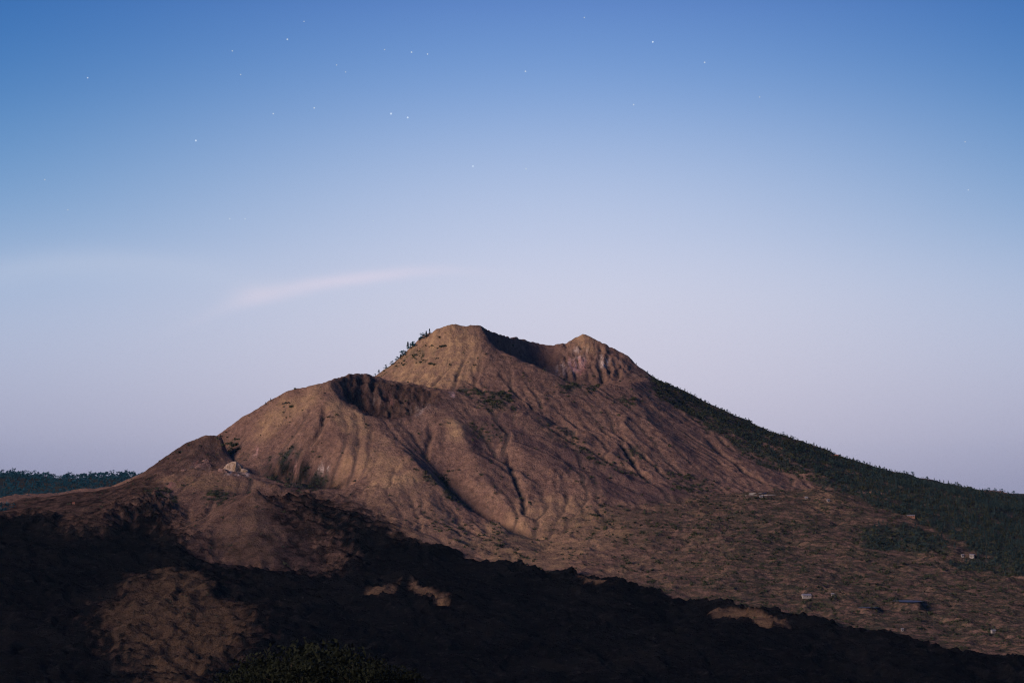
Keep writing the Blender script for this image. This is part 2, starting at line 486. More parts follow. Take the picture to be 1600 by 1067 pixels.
hole = area([(518, 602, 4500), (575, 586, 4555), (640, 603, 4560), (680, 612, 4540), (690, 625, 4490), (655, 643, 4450), (600, 652, 4412), (555, 638, 4422)], soft=10, warp=0.5)
H += hole * (fbm(X * 1.3, Y * 0.7, 30, 4, 0.6, seed=145, ridged=True) - 0.3) * 5.5
wall_ = area([(868, 545, 5010), (893, 534, 4985), (912, 524, 4970), (960, 552, 4955), (985, 575, 4935), (975, 600, 4850), (930, 604, 4850), (880, 598, 4870)], soft=8, warp=0.4)
H += wall_ * (fbm(X * 1.6, Y * 0.5, 26, 4, 0.6, seed=147, ridged=True) - 0.3) * 4.5
# --- single deep cracks and notches
def crack(pts, depth, width):
    global H
    P = np.array([hit0(*p)[:2] for p in pts])
    d = np.full(H.shape, 1e9)
    for a, b in zip(P[:-1], P[1:]):
        ab = b - a
        t_ = np.clip(((X - a[0]) * ab[0] + (Y - a[1]) * ab[1]) / (ab @ ab + 1e-9), 0, 1)
        d = np.minimum(d, np.hypot(X + WX * 0.5 - a[0] - t_ * ab[0], Y - a[1] - t_ * ab[1]))
    H -= depth * np.exp(-(d / width) ** 2)
crack([(793, 712), (799, 732), (808, 752), (818, 775), (822, 800)], 5, 4)
crack([(508, 640), (503, 660), (494, 680), (480, 692)], 9, 6)
crack([(752, 610), (748, 606), (735, 596)], 4, 5)
crack([(965, 690), (985, 715), (1010, 745)], 5, 6)
crack([(672, 665), (668, 690), (664, 715)], 6, 6)
crack([(850, 660), (900, 690), (950, 716), (1000, 738)], 6, 9)
crack([(1110, 690), (1150, 725), (1190, 752)], 5, 7)
crack([(560, 690), (552, 720), (560, 745)], 5, 8)
crack([(330, 790), (318, 815), (300, 830)], 4, 8)
# --- running water: gullies
FLOW = np.zeros_like(H)
steep_region = blur(cone, 6)
STRIA = np.zeros_like(H)                                        # where the ash is cut into fine runnels
for p, k in (([(590, 585), (640, 545), (684, 512), (748, 512), (775, 570), (850, 620), (820, 640), (735, 606), (690, 606), (630, 600)], 1.0),
             ([(850, 600), (960, 612), (1010, 690), (1090, 750), (1000, 730), (900, 680), (830, 640)], 0.5), ([(1000, 590), (1180, 720), (1200, 760), (1100, 755), (1010, 650)], 0.3)):
    STRIA = np.maximum(STRIA, area(p, soft=12, warp=1.0) * k)
STRIA *= sstep(-0.5, 0.5, fbm(X, Y, 90, 3, seed=78))
CARVE = (0.08 + 0.36 * STRIA + 0.16 * sstep(0.0, 0.7, fbm(X, Y, 120, 3, seed=79)))
wgt = (steep_region * (0.2 + (np.hypot(*np.gradient(H, ST)) > 0.28))).ravel()
wgt /= wgt.sum()
cdf = np.cumsum(wgt)
for rnd in range(6):
    Hb = blur(H, 1)
    gy, gx = np.gradient(Hb, ST)
    n = 45000
    idx = np.searchsorted(cdf, rng.random(n))
    pj = (idx // H.shape[1]).astype(float) + rng.random(n); pi = (idx % H.shape[1]).astype(float) + rng.random(n)
    dx = np.zeros(n); dy = np.zeros(n)
    C = np.zeros(H.size)
    for s in range(85):
        i = np.clip(pi.astype(int), 0, H.shape[1] - 1); j = np.clip(pj.astype(int), 0, H.shape[0] - 1)
        g_x = gx[j, i]; g_y = gy[j, i]
        sl = np.hypot(g_x, g_y)
        dx = 0.55 * dx - 0.45 * g_x / (sl + 1e-6); dy = 0.55 * dy - 0.45 * g_y / (sl + 1e-6)
        nn = np.hypot(dx, dy) + 1e-6
        C += np.bincount(j * H.shape[1] + i, weights=np.clip(sl * 2.2 - 0.25, 0, 1), minlength=H.size)
        pi = np.clip(pi + dx / nn, 0, H.shape[1] - 1); pj = np.clip(pj + dy / nn, 0, H.shape[0] - 1)
    C = C.reshape(H.shape)
    C = blur(C, 1)
    carve = np.minimum(np.log1p(C * 0.35), 4.0)
    carve = carve - blur(carve, 10)
    H -= carve * CARVE * steep_region
    FLOW = FLOW * 0.8 + carve
FLOW = np.clip(FLOW / 6.0, -1, 1)
PONDS = []
_h = hit_fn(sampler(H, fx0, fy0, ST))
for px, py, ax, ay in ((1417, 938, 19, 30), (1356, 948, 12, 16)):
    q = _h(px, py)
    PONDS.append((q, ax, ay))
    rr = np.hypot((X - q[0]) / ax, (Y - q[1]) / ay) + 0.25 * fbm(X, Y, 25, 3, seed=17)
    k = sstep(1.7, 1.0, rr)
    H = H * (1 - k) + (q[2] - 1.2 * sstep(1.15, 0.8, rr) + 0.2) * k
    # the ground below the near shore stays under the line of sight
    low = (Y < q[1]) & (np.abs(X - q[0]) < ax * 1.4)
    H = np.where(low, np.minimum(H, q[2] - 0.052 * (q[1] - Y) + 0.4 * k), H)
hfine = sampler(H, fx0, fy0, ST)


def ground(x, y):
    """height of the ground relative to the camera, anywhere"""
    x = np.asarray(x, float); y = np.asarray(y, float)
    inf = sstep(0, 40, np.minimum(np.minimum(x - fx0, fx1 - x), np.minimum(y - fy0, fy1 - y)))
    inc = sstep(0, 120, np.minimum(np.minimum(x - cx0, cx1 - x), np.minimum(y - cy0, cy1 - y)))
    b = base_h(x, y) + 0.0
    c = coarse(x, y)
    far = b * (1 - inc) + c * inc
    far = far + fbm(x, y, 300, 4, seed=7) * 4.0 * sstep(300, 900, np.hypot(x, y))
    return far * (1 - inf) + hfine(x, y) * inf


hit = hit_fn(ground)
hit0 = hit

# --- colour masks (ground cover, with some light and shade painted in)
n1 = fbm(X, Y, 45, 5, 0.6, seed=81); n2 = fbm(X, Y, 14, 4, 0.6, seed=91); n3 = fbm(X, Y * 1.0, 160, 4, 0.5, seed=95)
FOREST = area([(1012, 596, 5000), (1060, 613, 5010), (1120, 642, 5010), (1200, 675, 5010), (1330, 725, 5010), (1450, 759, 5010), (1600, 790, 5010), (1900, 815, 5010), (1900, 900, 4000), (1610, 900), (1560, 880), (1500, 850), (1470, 832),
               (1432, 812), (1400, 803), (1370, 792), (1340, 774), (1270, 757), (1210, 735), (1140, 692), (1085, 655), (1030, 622)], soft=6, warp=1.2)
FOREST = np.maximum(FOREST, area([(1335, 832), (1400, 815), (1450, 830), (1490, 858), (1420, 868), (1345, 856)], soft=5, warp=1.2))
FOREST = np.maximum(FOREST, area([(1470, 880), (1530, 872), (1620, 885), (1620, 905), (1540, 895)], soft=5, warp=1.2))
SCRUB = np.zeros_like(H)
for p, k in (([(710, 604), (745, 612), (800, 622), (795, 640), (760, 640), (725, 618)], 0.9), ([(840, 660), (900, 682), (940, 712), (1000, 735), (985, 742), (930, 722), (880, 700)], 0.7),
             ([(730, 658), (765, 660), (790, 680), (770, 690), (735, 680)], 0.7), ([(345, 682), (372, 690), (380, 712), (360, 714), (350, 700)], 1.0),
             ([(312, 765), (340, 757), (365, 772), (352, 790), (318, 785)], 1.0), ([(222, 762), (265, 760), (272, 778), (235, 782)], 0.8), ([(410, 712), (520, 716), (525, 765), (450, 766), (400, 740)], 0.95),  # bowl scrub is thickened to help paint its shade
             ([(655, 736), (690, 750), (735, 790), (720, 792), (690, 768)], 0.8), ([(1040, 735), (1080, 738), (1110, 765), (1060, 768)], 0.8), ([(975, 690), (1000, 700), (1005, 720), (980, 722)], 0.6),
             ([(640, 555), (672, 548), (695, 540), (690, 555), (665, 570), (645, 568)], 0.75), ([(600, 560), (640, 545), (650, 552), (612, 585), (598, 582)], 0.6), ([(890, 592), (935, 605), (930, 612), (880, 606)], 0.8),
             ([(960, 618), (995, 620), (995, 635), (970, 635)], 0.8), ([(900, 790), (1350, 800), (1330, 850), (1000, 850), (860, 830)], 0.32), ([(980, 830), (1600, 890), (1600, 1000), (1200, 960), (950, 905)], 0.28),
             ([(660, 800), (860, 830), (840, 880), (700, 850)], 0.25), ([(430, 640), (480, 612), (505, 604), (440, 650)], 0.35), ([(230, 930), (330, 920), (340, 960), (180, 950)], 0.5), ([(1010, 600), (1100, 640), (1200, 690), (1150, 690), (1060, 640)], 0.7)):
    SCRUB = np.maximum(SCRUB, area(p, soft=5, warp=1.3) * k)
GREEN = np.clip(np.maximum(FOREST * sstep(-0.7, 0.2, n1 + 0.5 * sstep(400, 800, X)), SCRUB * sstep(-0.35, 0.5, n2 + 0.6 * n1)), 0, 1)
GREEN = np.clip(GREEN + 0.35 * sstep(0.25, 0.8, FLOW + 0.3 * n1) * cone, 0, 1) * (1 - LAVA)
GRASS_LIT = np.zeros_like(H)
for p, k in (([(590, 585), (640, 545), (684, 512), (745, 512), (755, 560), (735, 600), (690, 606), (630, 600)], 0.85), ([(505, 602), (525, 620), (575, 652), (600, 690), (560, 690), (520, 650)], 0.9),  # rim edge: warm sunlight painted into the colour
             ([(695, 654), (722, 660), (726, 690), (700, 690)], 1.2), ([(590, 745), (655, 730), (665, 742), (620, 765), (585, 770)], 1.2), ([(430, 630), (508, 600), (480, 640), (400, 690), (385, 690)], 0.7),  # knob and knoll crest: sunlit warmth painted into the colour
             ([(550, 690), (640, 720), (600, 745), (520, 750)], 0.6), ([(700, 850), (820, 780), (900, 770), (1000, 820), (880, 890), (760, 872)], 0.6), ([(230, 755), (330, 738), (400, 755), (420, 765), (380, 770), (280, 765)], 0.55),
             ([(330, 830), (398, 772), (450, 820), (430, 880), (350, 880)], 0.3), ([(1240, 770), (1300, 764), (1330, 790), (1270, 800)], 0.6), ([(570, 780), (650, 752), (720, 800), (740, 860), (620, 845)], 0.3),
             ([(895, 530), (912, 521), (930, 530), (925, 540), (900, 545)], 0.7)):
    GRASS_LIT = np.maximum(GRASS_LIT, area(p, soft=12, warp=1.5) * k)
GRASS_LIT = np.maximum(GRASS_LIT, PLAIN * 0.42 * sstep(-0.4, 0.6, n1))
GRASS_LIT = np.clip(GRASS_LIT * (0.75 + 0.5 * n2) - 0.3 * np.clip(FLOW, 0, 1), 0, 1)
GRASS_LIT = np.maximum(GRASS_LIT, np.clip(KIP, 0, 1) * 0.5)
SCREE_SHADE = np.zeros_like(H)
for p, k in (([(735, 640), (800, 652), (860, 692), (930, 720), (1010, 750), (1090, 776), (1030, 792), (960, 782), (900, 748), (850, 714), (800, 692), (760, 680)], 1.0),
             ([(300, 835), (398, 790), (450, 815), (520, 895), (430, 900), (300, 870)], 0.75), ([(515, 600), (575, 586), (640, 602), (690, 612), (690, 628), (650, 650), (600, 656), (555, 640)], 0.7), ([(724, 665), (760, 690), (800, 750), (770, 760), (740, 715)], 0.7),  # middle crater and ridge's shadow side: shade painted dark
             ([(755, 518), (830, 534), (880, 545), (870, 585), (830, 572), (780, 548)], 0.7), ([(410, 715), (520, 718), (530, 765), (450, 766), (405, 742)], 1.0), ([(215, 745), (310, 682), (346, 683), (340, 720), (250, 748)], 0.5),  # summit crater wall and bowl: their shade is painted in
             ([(1000, 585), (1120, 642), (1200, 690), (1240, 750), (1190, 740), (1100, 660), (1030, 620)], 0.35)):
    SCREE_SHADE = np.maximum(SCREE_SHADE, area(p, soft=6, warp=1.3) * k)
SCREE_SHADE = np.clip(SCREE_SHADE * (0.8 + 0.35 * n1), 0, 1)
DARKROCK_SHADE = area([(410, 712, 4345), (470, 716, 4322), (525, 716, 4290), (540, 765, 4243), (480, 766, 4290), (430, 759, 4305)], soft=8, warp=1.0) * 0.95  # bowl: its shade is painted into the ground colour
DARKROCK_SHADE = np.maximum(DARKROCK_SHADE, area([(518, 602, 4500), (575, 586, 4555), (640, 603, 4565), (680, 610, 4545), (690, 625, 4485), (655, 645, 4445), (600, 655, 4405), (555, 640, 4415)], soft=6, warp=1.0) * 0.5)  # middle crater: shade of the interior painted into the colour
DARKROCK_SHADE = np.maximum(DARKROCK_SHADE, area([(165, 792, 4100), (90, 796, 4170), (50, 880, 3850), (170, 870, 3890)], soft=14, warp=1.0) * 0.85)
DARKROCK_SHADE = np.maximum(DARKROCK_SHADE, area([(290, 800, 4110), (380, 765, 4180), (440, 765, 4200), (500, 840, 3970), (560, 905, 3820), (400, 915, 3790), (240, 880, 3860)], soft=16, warp=1.2) * 0.42)
DARKROCK_SHADE = np.maximum(DARKROCK_SHADE, area([(250, 850, 3960), (350, 845, 3980), (450, 845, 3980), (560, 905, 3820), (400, 915, 3790), (240, 880, 3860)], soft=24, warp=1.2) * 0.66)
DARKROCK_SHADE = np.maximum(DARKROCK_SHADE, area([(-300, 790, 4500), (180, 762, 4420), (260, 748, 4310), (250, 775, 4180), (170, 800, 4060), (0, 830, 3990), (-300, 840, 4000)], soft=20, warp=1.2) * 0.76)
DARKROCK_SHADE = np.maximum(DARKROCK_SHADE, area([(200, 750, 4410), (310, 680, 4410), (347, 682, 4400), (346, 735, 4300), (260, 750, 4300)], soft=8, warp=1.0) * 0.50)
DARKROCK_SHADE = np.maximum(DARKROCK_SHADE, area([(240, 752, 4300), (300, 735, 4310), (432, 760, 4228), (400, 775, 4130), (300, 835, 4000), (265, 770, 4215)], soft=14, warp=1.0) * 0.32)
DARKROCK_SHADE = np.maximum(DARKROCK_SHADE, area([(402, 772, 4100), (425, 775, 4170), (470, 810, 4090), (510, 850, 3990), (560, 905, 3820), (470, 908, 3810), (450, 860, 3930), (425, 815, 4010)], soft=10, warp=1.2) * 0.85)  # front cone: shaded right side painted dark
DARKROCK_SHADE = np.clip(DARKROCK_SHADE * (0.92 + 0.35 * n2 + 0.25 * n1), 0, 0.92)
STAIN = np.zeros_like(H); PINK = np.zeros_like(H)
for p, k in (([(892, 545), (900, 541), (918, 542), (915, 552), (900, 552)], 0.6), ([(888, 560), (905, 553), (918, 556), (912, 572), (900, 590), (888, 585)], 0.75), ([(936, 550), (944, 547), (950, 560), (944, 576), (934, 565)], 0.85),
             ([(870, 570), (884, 565), (884, 590), (872, 588)], 0.5), ([(958, 560), (968, 562), (966, 570), (958, 568)], 0.6), ([(496, 722), (514, 721), (512, 730), (500, 738)], 0.9), ([(456, 722), (466, 722), (470, 750), (458, 748)], 0.55),
             ([(300, 722), (318, 712), (326, 722), (318, 730), (304, 730)], 0.5), ([(340, 732, 4305), (350, 716, 4340), (385, 718, 4335), (392, 742, 4280), (352, 742, 4275)], 0.6), ([(296, 732, 4320), (312, 714, 4345), (330, 716, 4340), (328, 734, 4310)], 0.5), ([(578, 620), (588, 618), (600, 645), (588, 645)], 0.35), ([(700, 612), (706, 610), (708, 620), (702, 620)], 0.9),
             ([(640, 640), (668, 630), (672, 636), (648, 652)], 0.35), ([(395, 708), (404, 690), (406, 694), (398, 712)], 0.6)):
    STAIN = np.maximum(STAIN, area(p, soft=2, warp=0.35) * k)
for p, k in (([(604, 618), (609, 618), (616, 640), (611, 642)], 1.0), ([(888, 556), (918, 552), (912, 590), (888, 588)], 0.6), ([(262, 755), (280, 748), (284, 756), (262, 762)], 0.7), ([(700, 612), (706, 610), (708, 620), (702, 620)], 0.6), ([(395, 708), (404, 690), (406, 694), (398, 712)], 0.7), ([(456, 722), (466, 722), (470, 750), (458, 748)], 0.6), ([(300, 722), (318, 712), (326, 722), (318, 730), (304, 730)], 0.6)):
    PINK = np.maximum(PINK, area(p, soft=2, warp=0.35) * k)
streak_ = fbm(X + 0.15 * H, H * 0.22, 7, 4, 0.7, seed=111)
STAIN = np.clip(STAIN * 1.3 * sstep(-0.3, 0.55, streak_ + 0.4 * n2), 0, 1)
PINK = np.clip(PINK * sstep(-0.35, 0.5, streak_ - 0.3 * n2), 0, 1)
LAVA_G, PLAIN_G = LAVA, PLAIN

# ------------------------------------------------------------------ node helpers for materials
MATS = {}


def mat(name):
    m = bpy.data.materials.new(name)
    m.use_nodes = True
    t = m.node_tree
    t.nodes.clear()
    out = N(t, 'ShaderNodeOutputMaterial')
    b = N(t, 'ShaderNodeBsdfPrincipled')
    b.inputs['Roughness'].default_value = 0.9
    b.inputs['Specular IOR Level'].default_value = 0.15
    L(t, b.outputs[0], out.inputs[0])
    MATS[name] = m
    return m, t, b


def noise(t, vec, scale, detail=5, rough=0.6, w=None):
    n = N(t, 'ShaderNodeTexNoise', inp={'Scale': scale, 'Detail': detail, 'Roughness': rough})
    L(t, vec, n.inputs['Vector'])
    return n.outputs['Fac']


def mix(t, fac, a, b):
    n = N(t, 'ShaderNodeMix', data_type='RGBA')
    for s, v in (('Factor', fac), ('A', a), ('B', b)):
        if isinstance(v, (tuple, float, int)):
            n.inputs[s].default_value = v if not isinstance(v, tuple) or len(v) == 4 else v + (1.0,)
        else:
            L(t, v, n.inputs[s])
    return n.outputs['Result']


def mrange(t, v, a, b, c=0.0, d=1.0):
    n = N(t, 'ShaderNodeMapRange', inp={1: a, 2: b, 3: c, 4: d})
    L(t, v, n.inputs[0])
    return n.outputs[0]


def mul(t, a, b):
    n = N(t, 'ShaderNodeMath', operation='MULTIPLY')
    for i, v in enumerate((a, b)):
        if isinstance(v, (float, int)):
            n.inputs[i].default_value = v
        else:
            L(t, v, n.inputs[i])
    return n.outputs[0]


def simple(name, col, var=0.25, scale=2.0, rough=0.9, spec=0.15):
    m, t, b = mat(name)
    tc_ = N(t, 'ShaderNodeTexCoord')
    f = noise(t, tc_.outputs['Object'], scale)
    f = mrange(t, f, 0.3, 0.7)
    L(t, mix(t, f, tuple(c * (1 - var) for c in col), tuple(min(1, c * (1 + var)) for c in col)), b.inputs['Base Color'])
    b.inputs['Roughness'].default_value = rough
    b.inputs['Specular IOR Level'].default_value = spec
    return m


def terrain_material():
    m, t, b = mat('volcanic_ground')
    geo = N(t, 'ShaderNodeNewGeometry')
    pos = geo.outputs['Position']
    a1 = N(t, 'ShaderNodeAttribute', attribute_name='cover'); a2 = N(t, 'ShaderNodeAttribute', attribute_name='rock')
    s1 = N(t, 'ShaderNodeSeparateColor'); s2 = N(t, 'ShaderNodeSeparateColor')
    L(t, a1.outputs['Color'], s1.inputs[0]); L(t, a2.outputs['Color'], s2.inputs[0])
    lava, green, grass, stain = s1.outputs[0], s1.outputs[1], s1.outputs[2], a1.outputs['Alpha']  # lava and grass also carry painted shade and sunlight
    flow, scree, pink, plain = s2.outputs[0], s2.outputs[1], s2.outputs[2], a2.outputs['Alpha']  # scree also carries painted shade
    big = noise(t, pos, 0.012, 5, 0.6)
    mid = noise(t, pos, 0.055, 6, 0.68)
    fine = noise(t, pos, 0.28, 5, 0.7)
    mp = N(t, 'ShaderNodeMapping', inp={'Scale': (0.05, 0.12, 0.35)})
    L(t, pos, mp.inputs[0])
    lay = noise(t, mp.outputs[0], 1.0, 5, 0.65)
    # bare ash and earth
    c = mix(t, mrange(t, big, 0.35, 0.65), (0.130, 0.082, 0.068), (0.180, 0.117, 0.090))
    c = mix(t, mrange(t, mid, 0.38, 0.66), c, (0.10, 0.063, 0.056))
    c = mix(t, mul(t, mrange(t, fine, 0.45, 0.75), 0.55), c, (0.21, 0.135, 0.095))
    c = mix(t, mul(t, mrange(t, lay, 0.52, 0.70), 0.4), c, (0.075, 0.048, 0.045))
    spk = noise(t, pos, 0.12, 7, 0.78)
    vm = N(t, 'ShaderNodeVectorMath', operation='SCALE'); L(t, c, vm.inputs[0]); L(t, mrange(t, spk, 0.30, 0.70, 0.50, 1.55), vm.inputs['Scale'])
    c = vm.outputs[0]
    # dark scree, and shade painted onto crater walls and a ridge flank
    c = mix(t, mul(t, scree, 0.95), c, mix(t, mrange(t, mid, 0.35, 0.65), (0.048, 0.034, 0.040), (0.082, 0.055, 0.058)))
    # dry grass in broken patches, and sunlit warmth painted on crests
    g = mul(t, grass, mrange(t, mid, 0.30, 0.60, 0.25, 1.0))
    c = mix(t, g, c, mix(t, mrange(t, fine, 0.35, 0.65), (0.25, 0.165, 0.097), (0.43, 0.30, 0.172)))
    # gullies hold darker earth, spurs are worn paler
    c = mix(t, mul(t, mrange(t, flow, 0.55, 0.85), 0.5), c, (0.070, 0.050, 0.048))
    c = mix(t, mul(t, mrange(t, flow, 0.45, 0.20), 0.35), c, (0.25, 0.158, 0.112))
    # scrub on the old flows
    mpp = N(t, 'ShaderNodeMapping', inp={'Scale': (0.045, 0.16, 0.10)})
    L(t, pos, mpp.inputs[0])
    strk = noise(t, mpp.outputs[0], 1.0, 7, 0.75)
    c = mix(t, mul(t, plain, 0.35), c, (0.070, 0.048, 0.044))
    pb = mul(t, plain, mrange(t, strk, 0.42, 0.54))
    c = mix(t, mul(t, pb, 0.95), c, mix(t, mrange(t, fine, 0.4, 0.6), (0.034, 0.029, 0.028), (0.042, 0.042, 0.028)))
    # mineral stains
    sn = mul(t, stain, mrange(t, fine, 0.38, 0.55))
    c = mix(t, sn, c, (0.48, 0.42, 0.40))
    c = mix(t, mul(t, pink, mrange(t, fine, 0.30, 0.52)), c, (0.42, 0.20, 0.19))
    # undergrowth
    # low plants dotted over everything
    dots = mrange(t, noise(t, pos, 0.14, 5, 0.7), 0.56, 0.66)
    c = mix(t, mul(t, dots, mrange(t, big, 0.42, 0.60, 0.05, 0.75)), c, (0.036, 0.036, 0.028))
    gr = mul(t, green, mrange(t, fine, 0.28, 0.55, 0.45, 1.0))
    c = mix(t, gr, c, mix(t, mrange(t, mid, 0.4, 0.6), (0.014, 0.025, 0.025), (0.028, 0.038, 0.033)))
    # young black lava, lichen grey on the high clinker
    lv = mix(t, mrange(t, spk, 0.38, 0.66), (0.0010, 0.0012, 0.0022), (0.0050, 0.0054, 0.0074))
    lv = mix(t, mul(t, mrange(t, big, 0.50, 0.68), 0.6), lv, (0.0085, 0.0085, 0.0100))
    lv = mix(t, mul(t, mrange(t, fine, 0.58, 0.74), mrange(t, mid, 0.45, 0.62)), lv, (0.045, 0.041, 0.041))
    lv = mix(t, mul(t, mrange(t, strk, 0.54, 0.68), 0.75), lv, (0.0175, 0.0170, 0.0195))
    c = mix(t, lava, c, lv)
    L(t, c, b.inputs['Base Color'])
    b.inputs['Roughness'].default_value = 0.95
    b.inputs['Specular IOR Level'].default_value = 0.0
    hsum = N(t, 'ShaderNodeMath', operation='MULTIPLY_ADD', inp={1: 2.6})
    L(t, mid, hsum.inputs[0]); L(t, mul(t, fine, 1.1), hsum.inputs[2])
    bp = N(t, 'ShaderNodeBump', inp={'Strength': 1.0, 'Distance': 2.2})
    L(t, hsum.outputs[0], bp.inputs['Height'])
    L(t, bp.outputs[0], b.inputs['Normal'])
    return m


GROUND = terrain_material()


# ------------------------------------------------------------------ mesh helpers
def make_mesh(name, V, F, material, smooth=False):
    """V (n,3), F (m,3) or (m,4) arrays"""
    V = np.asarray(V, np.float32); F = np.asarray(F, np.int32)
    me = bpy.data.meshes.new(name)
    me.vertices.add(len(V)); me.vertices.foreach_set('co', V.ravel())
    k = F.shape[1]
    me.loops.add(F.size); me.loops.foreach_set('vertex_index', F.ravel())
    me.polygons.add(len(F)); me.polygons.foreach_set('loop_start', np.arange(0, F.size, k, dtype=np.int32))
    me.polygons.foreach_set('use_smooth', np.full(len(F), smooth))
    me.update(calc_edges=True)
    me.validate()
    if material:
        me.materials.append(material)
    return me


def link(name, data, parent=None, loc=None):
    o = bpy.data.objects.new(name, data)
    COL.objects.link(o)
    if loc is not None:
        o.location = loc
    if parent is not None:
        o.parent = parent
    return o


def tag(o, label=None, cat=None, group=None, kind=None):
    if label: o['label'] = label
    if cat: o['category'] = cat
    if group: o['group'] = group
    if kind: o['kind'] = kind
    return o


# ------------------------------------------------------------------ the ground as sheets cut from one surface
def grow(a, first, ratio, end):
    out = []
    s = first; p = a; sg = 1 if end > a else -1
    while (end - p) * sg > 0:
        p = p + sg * s; s *= ratio
        out.append(p)
    out[-1] = end
    return out


EXT = 30000.0
gx_ = np.array(grow(FX[0], 5, 1.14, -EXT)[::-1] + list(FX) + grow(FX[-1], 5, 1.14, EXT))
yn = grow(FY[0], 5, 1.05, 1800)[::-1]
yn = list(np.arange(-200, 1800, 40.0)) + [v for v in yn if v > 1790]
yn = grow(-200, 60, 1.3, -6000)[::-1] + yn
gy_ = np.array(yn + list(FY) + grow(FY[-1], 5, 1.10, 6300) + list(np.arange(6340, 8000, 45.0)) + grow(8000, 60, 1.25, EXT))
gy_ = np.unique(gy_)
GX, GY = np.meshgrid(gx_, gy_)
GZ = ground(GX, GY)
nyg, nxg = GX.shape


def on_grid(A, default):
    f = sampler(A, fx0, fy0, ST)(GX, GY)
    ins = (GX >= fx0) & (GX <= fx1) & (GY >= fy0) & (GY <= fy1)
    return np.where(ins, f, default)


lava_v = on_grid(LAVA, 0.0)
lava_v = np.maximum(lava_v, ((GY < fy0 + 5) & (GY > 2000) & (np.abs(GX) < 3000)).astype(float))
farhill = sstep(6200, 6500, GY)
green_v = np.maximum(on_grid(GREEN, 0.35), farhill * 0.95)
green_v = np.maximum(green_v, (GY < 1900) * 0.85)
cover = np.stack([np.maximum(lava_v, on_grid(np.maximum(ASH * (1 - np.clip(KIPM * 4, 0, 1)), DARKROCK_SHADE), 0)), green_v, on_grid(GRASS_LIT, 0.15), on_grid(STAIN, 0)], -1)
rock = np.stack([on_grid(FLOW, 0.0) * 0.5 + 0.5, on_grid(SCREE_SHADE, 0.0), on_grid(PINK, 0), on_grid(PLAIN * (0.3 + 0.7 * sstep(40, 420, X)), 0.3)], -1)
vid = np.arange(nyg * nxg).reshape(nyg, nxg)
Q = np.stack([vid[:-1, :-1], vid[:-1, 1:], vid[1:, 1:], vid[1:, :-1]], -1).reshape(-1, 4)
fc = lambda A: 0.25 * (A[:-1, :-1] + A[:-1, 1:] + A[1:, 1:] + A[1:, :-1]).ravel()
fl = fc(lava_v); fp = fc(on_grid(PLAIN, 0)); fyc = fc(GY); fxc = fc(GX)
reg = np.zeros(len(Q), int)                                    # 0 volcano
infine = (fxc > fx0) & (fxc < fx1) & (fyc > fy0) & (fyc < fy1)
reg[~infine] = 3                                               # caldera floor
reg[(fyc > 6300)] = 4                                          # far rim
reg[infine & (fp > 0.5)] = 2                                   # old lava plain
reg[fl > 0.5] = 1                                              # black lava
VV = np.stack([GX, GY, GZ + CZ], -1).reshape(-1, 3)
for r, nm, lab in ((0, 'volcano', 'bare brown volcano with two craters and gullied flanks'), (1, 'black_lava_field', 'black lava flow spread over the foot of the volcano'),
                   (2, 'lava_plain', 'hummocky old lava plain with dry grass and scrub'), (3, 'ground', 'caldera floor around the volcano'), (4, 'hills', 'far wooded rim of the caldera')):
    q = Q[reg == r]
    if not len(q):
        continue
    u, inv = np.unique(q, return_inverse=True)
    me = make_mesh(nm, VV[u], inv.reshape(-1, 4), GROUND, smooth=True)
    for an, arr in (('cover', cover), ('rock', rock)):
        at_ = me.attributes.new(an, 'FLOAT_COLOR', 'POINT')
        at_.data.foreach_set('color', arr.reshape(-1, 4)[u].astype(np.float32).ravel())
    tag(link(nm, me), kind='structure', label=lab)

# ------------------------------------------------------------------ plants
def foliage(name, lo, hi, scale):
    m, t, b = mat(name)
    geo = N(t, 'ShaderNodeNewGeometry'); oi = N(t, 'ShaderNodeObjectInfo')
    f = noise(t, geo.outputs['Position'], scale, 3, 0.6)
    f = mrange(t, f, 0.32, 0.68)
    c = mix(t, f, lo, hi)
    L(t, mix(t, mrange(t, oi.outputs['Random'], 0, 1, 0, 0.35), c, tuple(v * 0.6 for v in lo)), b.inputs['Base Color'])
    b.inputs['Roughness'].default_value = 0.8
    b.inputs['Specular IOR Level'].default_value = 0.1
    return m


PINE = foliage('pine_needles', (0.010, 0.028, 0.034), (0.034, 0.058, 0.058), 0.07)
SHADED_LEAF = foliage('broad_leaves_shaded', (0.004, 0.0065, 0.004), (0.013, 0.018, 0.009), 0.35)  # the rim's shade on the near slope is darkened into the leaves
SHRUB = foliage('shrub_leaves', (0.020, 0.030, 0.020), (0.055, 0.058, 0.032), 0.08)
HAZE_LEAF = foliage('far_leaves_haze_tint', (0.006, 0.050, 0.080), (0.014, 0.074, 0.108), 0.03)  # blue distance haze is painted into the leaf colour
BARK = simple('bark', (0.075, 0.055, 0.042), 0.3, 3.0)


def cards(P, size, r, up=0.35):
    """a small four-sided leaf spray at every point of P"""
    n = len(P)
    d = r.normal(size=(n, 3)); d /= np.linalg.norm(d, axis=1)[:, None]
    e = np.cross(d, r.normal(size=(n, 3))); e /= np.linalg.norm(e, axis=1)[:, None]
    sz = size * (0.6 + 0.8 * r.random(n))[:, None]
    V = np.stack([P - d * sz, P + e * sz * 0.55, P + d * sz, P - e * sz * 0.55], 1)
    V[:, 2, 2] += (sz * up)[:, 0]
    return V.reshape(-1, 3), np.arange(4 * n).reshape(-1, 4)


